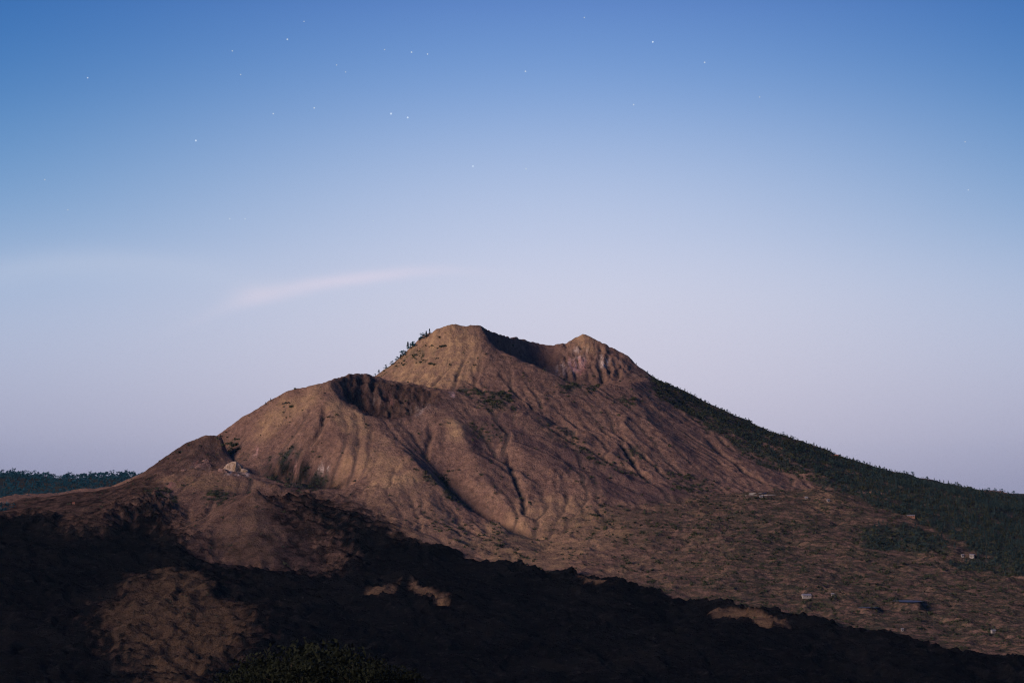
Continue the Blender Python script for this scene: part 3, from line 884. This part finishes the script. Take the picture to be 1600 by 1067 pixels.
def pine_crown(n, seed, h=1.0, rad=0.2, low=0.2, size=0.06):
    r = np.random.default_rng(seed)
    t = r.random(n) ** 0.8
    z = low + (1 - low) * t
    env = rad * (1 - t) ** 0.75 * (0.75 + 0.35 * np.sin(t * 26 + seed)) + 0.012
    a = r.random(n) * 6.283
    lop = 1 + 0.35 * np.sin(a * 2 + seed)
    q = np.sqrt(r.random(n)) * env * lop
    P = np.stack([np.cos(a) * q, np.sin(a) * q, z - 0.15 * q], 1) * h
    return cards(P, size * h, r)


def broad_crown(n, seed, lobes=7, rad=0.42, low=0.3, size=0.055, zl=0.25):
    r = np.random.default_rng(seed)
    c = np.stack([r.normal(0, rad * 0.42, lobes), r.normal(0, rad * 0.42, lobes), low + (1 - low) * (zl + (0.85 - zl) * r.random(lobes))], 1)
    rr = rad * (0.32 + 0.28 * r.random(lobes))
    k = r.integers(0, lobes, n)
    d = r.normal(size=(n, 3)); d /= np.linalg.norm(d, axis=1)[:, None]
    P = c[k] + d * (rr[k] * r.random(n) ** 0.4)[:, None] * np.array([1, 1, 0.8])
    P[:, 2] = np.clip(P[:, 2], low * 0.8, 1.02)
    return cards(P, size, r)


def shrub_crown(n, seed, size=0.2):
    r = np.random.default_rng(seed)
    d = r.normal(size=(n, 3)); d /= np.linalg.norm(d, axis=1)[:, None]
    P = d * (0.75 * r.random(n) ** 0.5)[:, None] * np.array([1, 1, 0.75])
    P[:, 2] = np.abs(P[:, 2])
    P[:, 0] *= 1 + 0.5 * np.sin(seed); 
    return cards(P, size, r)


def trunk_mesh(seed, r0=0.022, top=0.9, limbs=5, spread=0.2):
    r = np.random.default_rng(seed)
    V = []; F = []
    def tube(pts, rads, k=5):
        b = len(V)
        for p, q in zip(pts, rads):
            for i in range(k):
                a = 6.283 * i / k
                V.append((p[0] + math.cos(a) * q, p[1] + math.sin(a) * q, p[2]))
        for s_ in range(len(pts) - 1):
            for i in range(k):
                F.append((b + s_ * k + i, b + s_ * k + (i + 1) % k, b + (s_ + 1) * k + (i + 1) % k, b + (s_ + 1) * k + i))
    lean = r.normal(0, 0.03, 2)
    tube([(0, 0, -0.08), (lean[0] * 0.5, lean[1] * 0.5, top * 0.5), (lean[0], lean[1], top)], [r0 * 1.3, r0 * 0.8, r0 * 0.2])
    for i in range(limbs):
        z = 0.3 + 0.5 * i / limbs; a = r.random() * 6.283; l = spread * (1.1 - z) * 1.6
        tube([(lean[0] * z, lean[1] * z, z), (math.cos(a) * l, math.sin(a) * l, z + l * 0.5)], [r0 * 0.4, r0 * 0.1], 4)
    return np.array(V), np.array(F)


def mk(nm, vf, m):
    return make_mesh(nm, vf[0], vf[1], m)


PROTO = {'pine': [], 'far': [], 'broad': [], 'shrub': []}
for i in range(5):
    PROTO['pine'].append((mk('pine_crown', pine_crown(190, 100 + i, rad=0.17 + 0.03 * (i % 3), low=0.16 + 0.05 * (i % 2)), PINE), mk('pine_trunk', trunk_mesh(i), BARK)))
for i in range(3):
    PROTO['far'].append((mk('far_crown', broad_crown(130, 140 + i, 7, 0.40 + 0.05 * i, 0.02, 0.085, 0.05), HAZE_LEAF), mk('far_trunk', trunk_mesh(20 + i, 0.03, 0.6, 3), BARK)))
for i in range(3):
    PROTO['broad'].append((mk('broad_crown', broad_crown(1500, 160 + i, 16, 0.5, 0.25, 0.026), SHADED_LEAF), mk('broad_trunk', trunk_mesh(30 + i, 0.03, 0.75, 7, 0.3), BARK)))
for i in range(4):
    PROTO['shrub'].append((mk('shrub_crown', shrub_crown(110, 180 + i, 0.17), SHRUB), mk('shrub_stem', trunk_mesh(40 + i, 0.05, 0.4, 4, 0.4), BARK)))


def plant(name, kind, xyz, h, label, cat, group, wide=1.0):
    crown, trunk = random.choice(PROTO[kind])
    o = link(name, None, loc=(xyz[0], xyz[1], xyz[2] + CZ))
    o.empty_display_size = 1.0
    o.rotation_euler = (0, 0, random.random() * 6.28)
    o.scale = (h * wide, h * wide, h)
    tag(o, label, cat, group)
    link('crown', crown, o)
    link('trunk' if kind != 'shrub' else 'stem', trunk, o)
    return o


def gpos(x, y):
    return (float(x), float(y), float(ground(x, y)))


def crest(px, lo, hi):
    """the highest-standing ground in one direction of view, as seen from the rim"""
    a, b = ray(px, 700)
    T = np.arange(lo, hi, 2.0)
    k = int(np.argmax(ground(a * T, T) / T))
    return a * T[k], T[k]


# pines on the skyline of the long flank
sky_line = np.array([at(*p) for p in LINES[2][12:-1]])
def along(P, step):
    out = []
    for a, b in zip(P[:-1], P[1:]):
        n = max(1, int(np.linalg.norm(b[:2] - a[:2]) / step))
        for k in range(n):
            out.append(a + (b - a) * (k + random.random() * 0.9) / n)
    return out
for q in along(sky_line, 6.5):
    t = (q[0] - sky_line[0][0]) / (sky_line[-1][0] - sky_line[0][0])
    if random.random() > 0.6 + 0.4 * t:
        continue
    h = random.uniform(2.5, 5.0) + 4.5 * min(1, t * 1.4) * random.random() ** 2
    plant('pine_tree', random.choice(('pine', 'far', 'far')), gpos(*crest(800 + FPX * q[0] / q[1], 4700, 5075)), h, 'small dark tree on the skyline of the long forested flank', 'tree', 'pines along the skyline of the long flank', random.uniform(1.1, 1.7))
# pines on the ash slope under the flat summit
for px, py, h in ((661, 531, 12), (666, 528, 13), (671, 525, 10), (657, 534, 7), (637, 552, 15), (630, 556, 12), (642, 550, 13), (646, 553, 11), (626, 560, 10), (620, 563, 9), (615, 568, 8), (634, 560, 10), (603, 577, 8), (592, 584, 8), (586, 588, 6), (655, 556, 7), (650, 558, 6)):
    Yl = float(np.interp(px, [585, 605, 630, 660, 684], [4800, 4795, 4790, 4780, 4762])) - random.uniform(4, 22)
    cxy = crest(px, 4650, 4860)
    plant('pine_tree', random.choice(('pine', 'far')), gpos(cxy[0], cxy[1] - random.uniform(0, 20)), h, 'dark tree in the sparse row on the ash slope below the flat summit', 'tree', 'trees below the flat summit', 1.5)
# single trees on the skyline of the middle cone
for px, h in ((415, 5), (423, 6), (345, 5)):
    Yl = 4478 if px > 350 else 4396
    a, b = ray(px, 640)
    plant('pine_tree', 'pine', gpos(a * Yl, Yl), h, 'tiny lone tree on the bare skyline of the lower cone', 'tree', 'lone trees on the lower skyline', 1.2)
# trees on the near slope under the viewpoint
for px, Yt, h in ((372, 560, 13), (415, 590, 17), (455, 575, 20), (500, 600, 21), (545, 590, 19), (590, 610, 17), (635, 600, 14), (470, 540, 15), (560, 545, 14)):
    a, b = ray(px, 1060)
    plant('leafy_tree', 'broad', gpos(a * Yt, Yt), h, 'dark leafy tree in the clump on the near slope under the viewpoint', 'tree', 'leafy trees under the viewpoint', 1.0)
# trees at the left edge of the apron and the plain behind it
for px, Yt, h in ((4, 4270, 20), (12, 4275, 16), (-8, 4262, 22), (20, 4290, 10)):
    a, b = ray(px, 790)
    plant('leafy_tree', 'far', gpos(a * Yt, Yt), h, 'dark round tree beside the brown field at the foot of the far wooded rim', 'tree', 'round trees by the brown field', 1.0)
for k in range(15):
    Yt = random.uniform(4960, 5080); a, b = ray(random.uniform(28, 190), 775)
    plant('leafy_tree', 'far', gpos(a * Yt, Yt), random.uniform(5, 10), 'small tree standing on the brown field behind the lava apron', 'tree', 'small trees on the brown field', 1.1)
# crest of the far rim
for k in range(74):
    px = -10 + k * 3.05 + random.uniform(-1.5, 1.5)
    Yt = 7500 + random.uniform(-40, 20); a, b = ray(px, 740)
    plant('leafy_tree', 'far', gpos(a * Yt, Yt), random.choice((6, 8, 11, 14, 18, 21)), 'hazy blue-green tree on the crest of the far wooded rim', 'tree', 'trees on the crest of the far rim', random.uniform(0.8, 1.3))
for k in range(14):
    px = 1525 + k * 6 + random.uniform(-2, 2)
    Yt = 5350 + random.uniform(-40, 40); a, b = ray(px, 740)
    plant('leafy_tree', 'far', gpos(a * Yt, Yt), random.uniform(9, 17), 'distant tree beyond the toe of the forested flank', 'tree', 'trees beyond the toe of the flank', 0.8)
# dark bushes one can tell apart on the volcano
for px, py, h, n_, nm, lb in ((785, 617, 9, 5, 'bush', 'dark bush in the clump at the saddle under the summit cone'), (728, 612, 6, 3, 'bush', 'dark bush in the clump at the saddle under the summit cone'), (765, 630, 7, 3, 'bush', 'dark bush in the clump at the saddle under the summit cone'),
                          (338, 772, 8, 7, 'bush', 'dark bush in the thicket beside the small front cone'), (358, 697, 10, 6, 'bush', 'dark bush in the notch behind the pale rock outcrop'),
                          (690, 545, 6, 4, 'bush', 'dark bush on the striped face of the summit cone'), (667, 567, 7, 4, 'bush', 'dark bush on the striped face of the summit cone'),
                          (985, 628, 7, 4, 'bush', 'dark bush under the streaked crater wall'), (925, 606, 7, 4, 'bush', 'dark bush under the streaked crater wall'), (1070, 745, 8, 5, 'bush', 'dark bush at the foot of the gullied summit cone'), (1100, 765, 7, 4, 'bush', 'dark bush at the foot of the gullied summit cone'),
                          (245, 768, 6, 4, 'bush', 'dark bush on the lip of the lava hollow'), (890, 686, 6, 3, 'bush', 'dark bush in the valley between summit cone and dark scree'), (925, 712, 7, 3, 'bush', 'dark bush in the valley between summit cone and dark scree')):
    for k in range(n_):
        q = hit(px + random.uniform(-12, 12), py + random.uniform(-5, 5))
        plant(nm, 'shrub', gpos(q[0], q[1]), h * random.uniform(0.5, 0.95), lb, 'bush', lb.replace('dark bush', 'bushes'), random.uniform(0.9, 1.3))


def scatter(name, kind, pts, hs, seed, protos, material, label):
    """one mesh of countless plants"""
    r = np.random.default_rng(seed)
    VS = []; FS = []; off = 0
    k = r.integers(0, len(protos), len(pts))
    for i, (V, F) in enumerate(protos):
        sel = k == i
        P = pts[sel]; h = hs[sel]
        a = r.random(len(P)) * 6.283
        c = np.cos(a)[:, None]; s_ = np.sin(a)[:, None]
        w = (0.85 + 0.4 * r.random(len(P)))[:, None]
        vx = (V[None, :, 0] * c - V[None, :, 1] * s_) * h[:, None] * w + P[:, None, 0]
        vy = (V[None, :, 0] * s_ + V[None, :, 1] * c) * h[:, None] * w + P[:, None, 1]
        vz = V[None, :, 2] * h[:, None] + P[:, None, 2]
        VS.append(np.stack([vx, vy, vz], -1).reshape(-1, 3))
        FS.append((F[None] + (np.arange(len(P)) * len(V))[:, None, None]).reshape(-1, F.shape[1]) + off)
        off += len(P) * len(V)
    me = make_mesh(name, np.concatenate(VS), np.concatenate(FS), material)
    o = link(name, me)
    tag(o, label, kind='stuff')
    return o


def sample(mask, n, seed):
    r = np.random.default_rng(seed)
    w = np.cumsum(mask.ravel()); w /= w[-1]
    idx = np.searchsorted(w, r.random(n))
    x = X.ravel()[idx] + (r.random(n) - 0.5) * ST; y = Y.ravel()[idx] + (r.random(n) - 0.5) * ST
    return np.stack([x, y, ground(x, y) + CZ], 1)


# the forest: the hundred and more that show largest are trees of their own
fm = FOREST * sstep(-0.45, 0.35, n1 + 0.5 * sstep(400, 800, X)) * (Y < 4990) * (X < 1050)
fp_ = sample(fm, 3300, 5)
fh = 6.0 + 5.5 * np.random.default_rng(6).random(len(fp_))
fh *= (0.55 + 0.45 * sstep(250, 700, fp_[:, 0])) * (1 - 0.45 * sstep(4800, 4900, fp_[:, 1]))
proj_x = 800 + FPX * fp_[:, 0] / fp_[:, 1]
order = np.argsort(-(fh / fp_[:, 1]) * (proj_x < 1600))
solo = order[:110]
for i in solo:
    q = fp_[i]
    lb = 'tall dark pine in the thick of the forest on the lower flank'
    plant('pine_tree', 'pine', (q[0], q[1], q[2] - CZ), fh[i] * 1.05, lb, 'tree', 'tall pines in the forest', random.uniform(1.0, 1.4))
rest = order[110:]
scatter('pine_forest', 'forest', fp_[rest], fh[rest] * 1.0, 8, [pine_crown(54, 300 + i, rad=0.26, low=0.10, size=0.1) for i in range(3)] + [broad_crown(54, 310 + i, 6, 0.42, 0.05, 0.11, 0.1) for i in range(3)], PINE, 'dense dark pine forest covering the lower flank of the volcano')
# far forest
r_ = np.random.default_rng(14)
fx_ = -1650 + 700 * r_.random(1500); fy_ = 6500 + 1000 * r_.random(1500)
scatter('far_forest', 'forest', np.stack([fx_, fy_, ground(fx_, fy_) + CZ], 1), 9 + 7 * r_.random(1500), 15, [broad_crown(40, 320 + i, 5, 0.42, 0.15, 0.13) for i in range(3)], HAZE_LEAF, 'hazy blue-green forest covering the far rim')
# low scrub
clump = sstep(0.0, 0.55, fbm(X, Y * 1.4, 38, 5, 0.6, seed=141))
sm = (SCRUB * sstep(-0.2, 0.5, n2 + 0.5 * n1) * (0.25 + clump) + 0.10 * cone * clump * sstep(0.2, 0.7, n1 + FLOW) + PLAIN * 0.26 * clump ** 1.5 * (0.3 + 0.7 * sstep(-50, 350, X)) + 0.25 * FOREST + 0.004 * cone) * (Y < 4950) * (1 - LAVA) * (1 - np.clip(STAIN * 3, 0, 1))
sm = sm * sstep(-0.03, 0.10, np.gradient(H, ST, axis=0))
sp_ = sample(sm, 27000, 25)
r_ = np.random.default_rng(26)
scatter('scrub', 'scrub', sp_, (0.9 + 3.4 * r_.random(len(sp_)) ** 2.4), 27, [shrub_crown(12, 340 + i, 0.5) for i in range(4)], SHRUB, 'low dark scrub dotted over the slopes and the old lava')

# ------------------------------------------------------------------ rock outcrops
def crag(name, px, py, w, h, seed, material, label):
    q = hit(px, py)
    r = np.random.default_rng(seed)
    import bmesh
    bm = bmesh.new()
    bmesh.ops.create_icosphere(bm, subdivisions=5, radius=1.0)
    V = np.array([v.co[:] for v in bm.verts])
    planes = r.normal(size=(26, 3)); planes /= np.linalg.norm(planes, axis=1)[:, None]
    dist = 0.68 + 0.3 * r.random(26)
    dots = V @ planes.T
    s_ = np.min(np.where(dots > 0.05, dist[None] / np.maximum(dots, 0.05), 9), axis=1)
    s_ = np.minimum(s_, 1.25)
    V = V * s_[:, None]
    nz_ = fbm(V[:, 0] * 10 + seed, V[:, 2] * 10 + V[:, 1] * 7, 6, 4, 0.6, seed=seed)
    V *= (1 + 0.09 * nz_)[:, None]
    V *= np.array([w / 2, w / 2.6, h * 0.62])
    for v, c in zip(bm.verts, V):
        v.co = c
    me = bpy.data.meshes.new(name)
    bm.to_mesh(me); bm.free()
    me.materials.append(material)
    o = link(name, me, loc=(q[0], q[1] + w * 0.15, q[2] + CZ - h * 0.06))
    o.rotation_euler = (0, R(r.uniform(-10, 10)), R(r.uniform(-20, 20)))
    tag(o, label, 'rock')
    return o


def rock_mat(name, a, b_, c_):
    m, t, b = mat(name)
    tc_ = N(t, 'ShaderNodeTexCoord')
    v = tc_.outputs['Object']
    f1 = mrange(t, noise(t, v, 0.12, 5, 0.65), 0.36, 0.62); f2 = mrange(t, noise(t, v, 0.5, 5, 0.7), 0.45, 0.62)
    L(t, mix(t, mul(t, f2, 0.8), mix(t, f1, a, b_), c_), b.inputs['Base Color'])
    bp = N(t, 'ShaderNodeBump', inp={'Strength': 1.0, 'Distance': 1.5})
    L(t, noise(t, v, 0.35, 6, 0.7), bp.inputs['Height']); L(t, bp.outputs[0], b.inputs['Normal'])
    return m


PALE = rock_mat('pale_sulphur_rock', (0.34, 0.28, 0.25), (0.21, 0.15, 0.095), (0.10, 0.07, 0.055))
ROSE = rock_mat('rosy_rock', (0.20, 0.13, 0.12), (0.13, 0.08, 0.07), (0.07, 0.05, 0.05))
crag('rock_outcrop', 364, 734, 38, 30, 3, PALE, 'big pale yellowish rock outcrop on the bench below the notch')
crag('rock_outcrop', 349, 737, 20, 10, 12, ROSE, 'dark low rock leaning on the foot of the big pale outcrop')
crag('rock_outcrop', 381, 737, 17, 13, 15, PALE, 'smaller pale rock on the downhill side of the big pale outcrop')
crag('rock_outcrop', 314, 730, 28, 13, 7, ROSE, 'low pinkish rock outcrop on the flank of the small cone')
crag('rock_outcrop', 322, 722, 14, 12, 17, ROSE, 'upright pinkish rock above the low pinkish outcrop')
crag('rock_outcrop', 287, 735, 12, 5, 9, ROSE, 'small dark pink rock low on the flank of the small cone')

# ------------------------------------------------------------------ huts
WALL = simple('whitewash', (0.20, 0.19, 0.19), 0.2, 0.8)
WALLO = simple('orange_wall', (0.24, 0.13, 0.09), 0.15, 0.8)
ROOFW = simple('pale_sheet_roof', (0.15, 0.15, 0.165), 0.3, 0.6, 0.5, 0.4)
ROOFR = simple('rusty_roof', (0.30, 0.13, 0.09), 0.25, 0.6)
DARK = simple('dark_opening', (0.03, 0.03, 0.035), 0.2, 1.0, 0.4, 0.4)


def box(x0, x1, y0, y1, z0, z1):
    V = [(x, y, z) for z in (z0, z1) for x, y in ((x0, y0), (x1, y0), (x1, y1), (x0, y1))]
    F = [(0, 3, 2, 1), (4, 5, 6, 7), (0, 1, 5, 4), (1, 2, 6, 5), (2, 3, 7, 6), (3, 0, 4, 7)]
    return np.array(V, float), np.array(F)


def hut(px, py, w, d, h, wall, roof, label, rz=0.0, pitch=1.4, name='house'):
    q = hit(px, py); w *= 0.8; d *= 0.8; h = max(2.3, h * 0.75)
    o = link(name, None, loc=(q[0], q[1], q[2] + CZ))
    o.rotation_euler = (0, 0, rz)
    tag(o, label, 'house', 'huts on the lava plain')
    link('wall', mk('wall', box(-w / 2, w / 2, -d / 2, d / 2, -2.5, h), wall), o)
    e = 0.5
    V = np.array([(-w / 2 - e, -d / 2 - e, h + 0.01), (w / 2 + e, -d / 2 - e, h + 0.01), (w / 2 + e, d / 2 + e, h + 0.01), (-w / 2 - e, d / 2 + e, h + 0.01), (-w / 2 - e, 0, h + pitch), (w / 2 + e, 0, h + pitch)])
    me = bpy.data.meshes.new('roof'); me.from_pydata([tuple(v) for v in V], [], [(0, 1, 5, 4), (2, 3, 4, 5), (0, 4, 3), (1, 2, 5), (3, 2, 1, 0)]); me.materials.append(roof)
    link('roof', me, o)
    link('door', mk('door', box(-0.6, 0.6, -d / 2 - 0.05, -d / 2 + 0.1, 0, min(2.1, h - 0.3)), DARK), o)
    for sx in (-1, 1):
        link('window', mk('window', box(sx * w * 0.3 - 0.7, sx * w * 0.3 + 0.7, -d / 2 - 0.05, -d / 2 + 0.1, 1.0, min(2.2, h - 0.3)), DARK), o)
    return o


hut(1423, 808, 16, 6, 3.6, WALLO, ROOFW, 'long orange-walled house with pale roof at the forest edge', 0.15)
hut(1307, 713, 7, 5, 3.0, WALLO, ROOFR, 'tiny rusty-roofed hut high in the forest near the skyline', 0.2)
hut(1519, 870, 9, 7, 4.6, WALL, ROOFW, 'tall white house in the scrub below the forest', -0.4)
hut(1504, 869, 5, 4, 2.8, WALL, ROOFW, 'small white hut beside the tall white house', 0.2)
hut(1260, 932, 15, 16, 1.6, WALL, ROOFW, 'broad low pale-roofed shed on the lava plain', 0.1, 2.2)
hut(1301, 930, 5, 4, 2.5, WALL, ROOFW, 'small white hut standing near the broad low shed', 0.0)
hut(1552, 988, 7, 6, 4.2, WALL, ROOFW, 'bright white hut alone near the edge of the black lava', 0.3)
hut(1410, 985, 4, 4, 2.4, WALL, ROOFW, 'tiny white hut near the edge of the black lava', 0.1)
hut(1189, 777, 7, 5, 2.8, WALL, ROOFW, 'small white hut below the pale terrace walls', 0.1)
hut(1260, 779, 6, 5, 2.8, WALL, ROOFW, 'small white hut beside the grassy knoll', -0.2)
hut(1294, 783, 5, 4, 2.6, WALL, ROOFW, 'tiny white hut under the trees of the grassy knoll', 0.3)
hut(115, 788, 4, 3, 2.5, WALLO, ROOFR, 'tiny reddish hut on the lava apron before the brown field', 0.2)


def low_wall(pts, label):
    V = []; F = []
    for i, (px, py) in enumerate(pts):
        q = hit(px, py)
        for dy, dz in ((-0.4, -1.5), (-0.4, 0.6), (0.4, 0.6), (0.4, -1.5)):
            V.append((q[0], q[1] + dy, q[2] + CZ + dz))
    for i in range(len(pts) - 1):
        for k in range(4):
            F.append((i * 4 + k, i * 4 + (k + 1) % 4, (i + 1) * 4 + (k + 1) % 4, (i + 1) * 4 + k))
    tag(link('terrace_wall', make_mesh('terrace_wall', V, F, ROOFW)), label, 'wall')


low_wall([(1164, 774), (1172, 774), (1180, 773.5), (1190, 773.5), (1200, 773), (1212, 773)], 'long pale terrace wall at the foot of the summit cone')
low_wall([(1170, 771), (1180, 770.5), (1190, 770.5), (1198, 770)], 'shorter pale terrace wall above the long one')

# ------------------------------------------------------------------ ponds
m, t, b = mat('pond_water')
b.inputs['Base Color'].default_value = (0.05, 0.055, 0.07, 1)
b.inputs['Roughness'].default_value = 0.35
b.inputs['Specular IOR Level'].default_value = 0.5
b.inputs['IOR'].default_value = 1.33
tc_ = N(t, 'ShaderNodeTexCoord'); bp = N(t, 'ShaderNodeBump', inp={'Strength': 0.3, 'Distance': 0.2})
L(t, noise(t, tc_.outputs['Object'], 0.8, 3), bp.inputs['Height']); L(t, bp.outputs[0], b.inputs['Normal'])
for q, ax, ay in PONDS:
    th = np.linspace(0, 2 * math.pi, 48, endpoint=False)
    V = [(0, 0, 0)] + [(math.cos(v) * ax * 1.25, math.sin(v) * ay * 1.25, 0) for v in th]
    F = [(0, 1 + i, 1 + (i + 1) % 48) for i in range(48)]
    tag(link('pond', make_mesh('pond', V, F, m), loc=(q[0], q[1], q[2] + CZ - 0.3)), 'still grey-blue pond on the old lava plain', kind='structure')

# ------------------------------------------------------------------ stars
star_me = []
import bmesh
bm = bmesh.new(); bmesh.ops.create_icosphere(bm, subdivisions=2, radius=1.0)
for e in (0.62, 0.74, 0.90):
    m, t, b = mat('starlight')
    b.inputs['Base Color'].default_value = (0, 0, 0, 1)
    b.inputs['Specular IOR Level'].default_value = 0.0
    b.inputs['Emission Color'].default_value = (0.64, 0.78, 1.0, 1)
    b.inputs['Emission Strength'].default_value = e
    me = bpy.data.meshes.new('star'); bm.to_mesh(me); me.materials.append(m)
    star_me.append(me)
bm.free()
for px, py, s_ in ((137, 122, 1.2), (363, 80, 1.1), (449, 62, 1.5), (376, 117, 1.0), (427, 178, 1.3), (491, 169, 1.4), (306, 220, 1.8), (611, 178, 2.0), (637, 184, 1.8), (643, 82, 1.5), (668, 85, 1.2),
                   (821, 112, 1.5), (1020, 66, 1.6), (1101, 98, 1.4), (990, 164, 1.3), (739, 260, 1.6), (822, 264, 1.5), (359, 342, 1.5), (383, 342, 1.2), (583, 345, 1.2), (1028, 343, 1.2), (1187, 152, 1.0),
                   (1508, 222, 1.1), (1513, 297, 1.2), (70, 281, 1.1), (106, 328, 1.0), (1595, 475, 1.0), (913, 28, 1.0), (601, 78, 0.9), (526, 102, 0.8), (540, 113, 0.8), (475, 34, 0.8)):
    q = at(px, py, 60000.0)
    o = link('star', star_me[0 if s_ < 1.15 else (1 if s_ < 1.55 else 2)], loc=(q[0], q[1], q[2] + CZ))
    o.scale = (8.5 + s_ * 7.5,) * 3
    tag(o, 'tiny pale star in the blue twilight sky', 'star', 'stars in the twilight sky')

# ------------------------------------------------------------------ air
HV, HF = box(-EXT - 500, EXT + 500, -6500, EXT + 500, CZ - 1441 - 10, CZ + 320)
me = make_mesh('haze', HV, HF, None)
hm = bpy.data.materials.new('thin_air'); hm.use_nodes = True
t = hm.node_tree; t.nodes.clear()
ho = N(t, 'ShaderNodeOutputMaterial')
pv = N(t, 'ShaderNodeVolumePrincipled', inp={'Color': (0.34, 0.66, 1.0, 1), 'Density': 3.2e-6, 'Anisotropy': 0.0})
L(t, pv.outputs[0], ho.inputs['Volume'])
me.materials.append(hm)
tag(link('haze', me), kind='stuff')
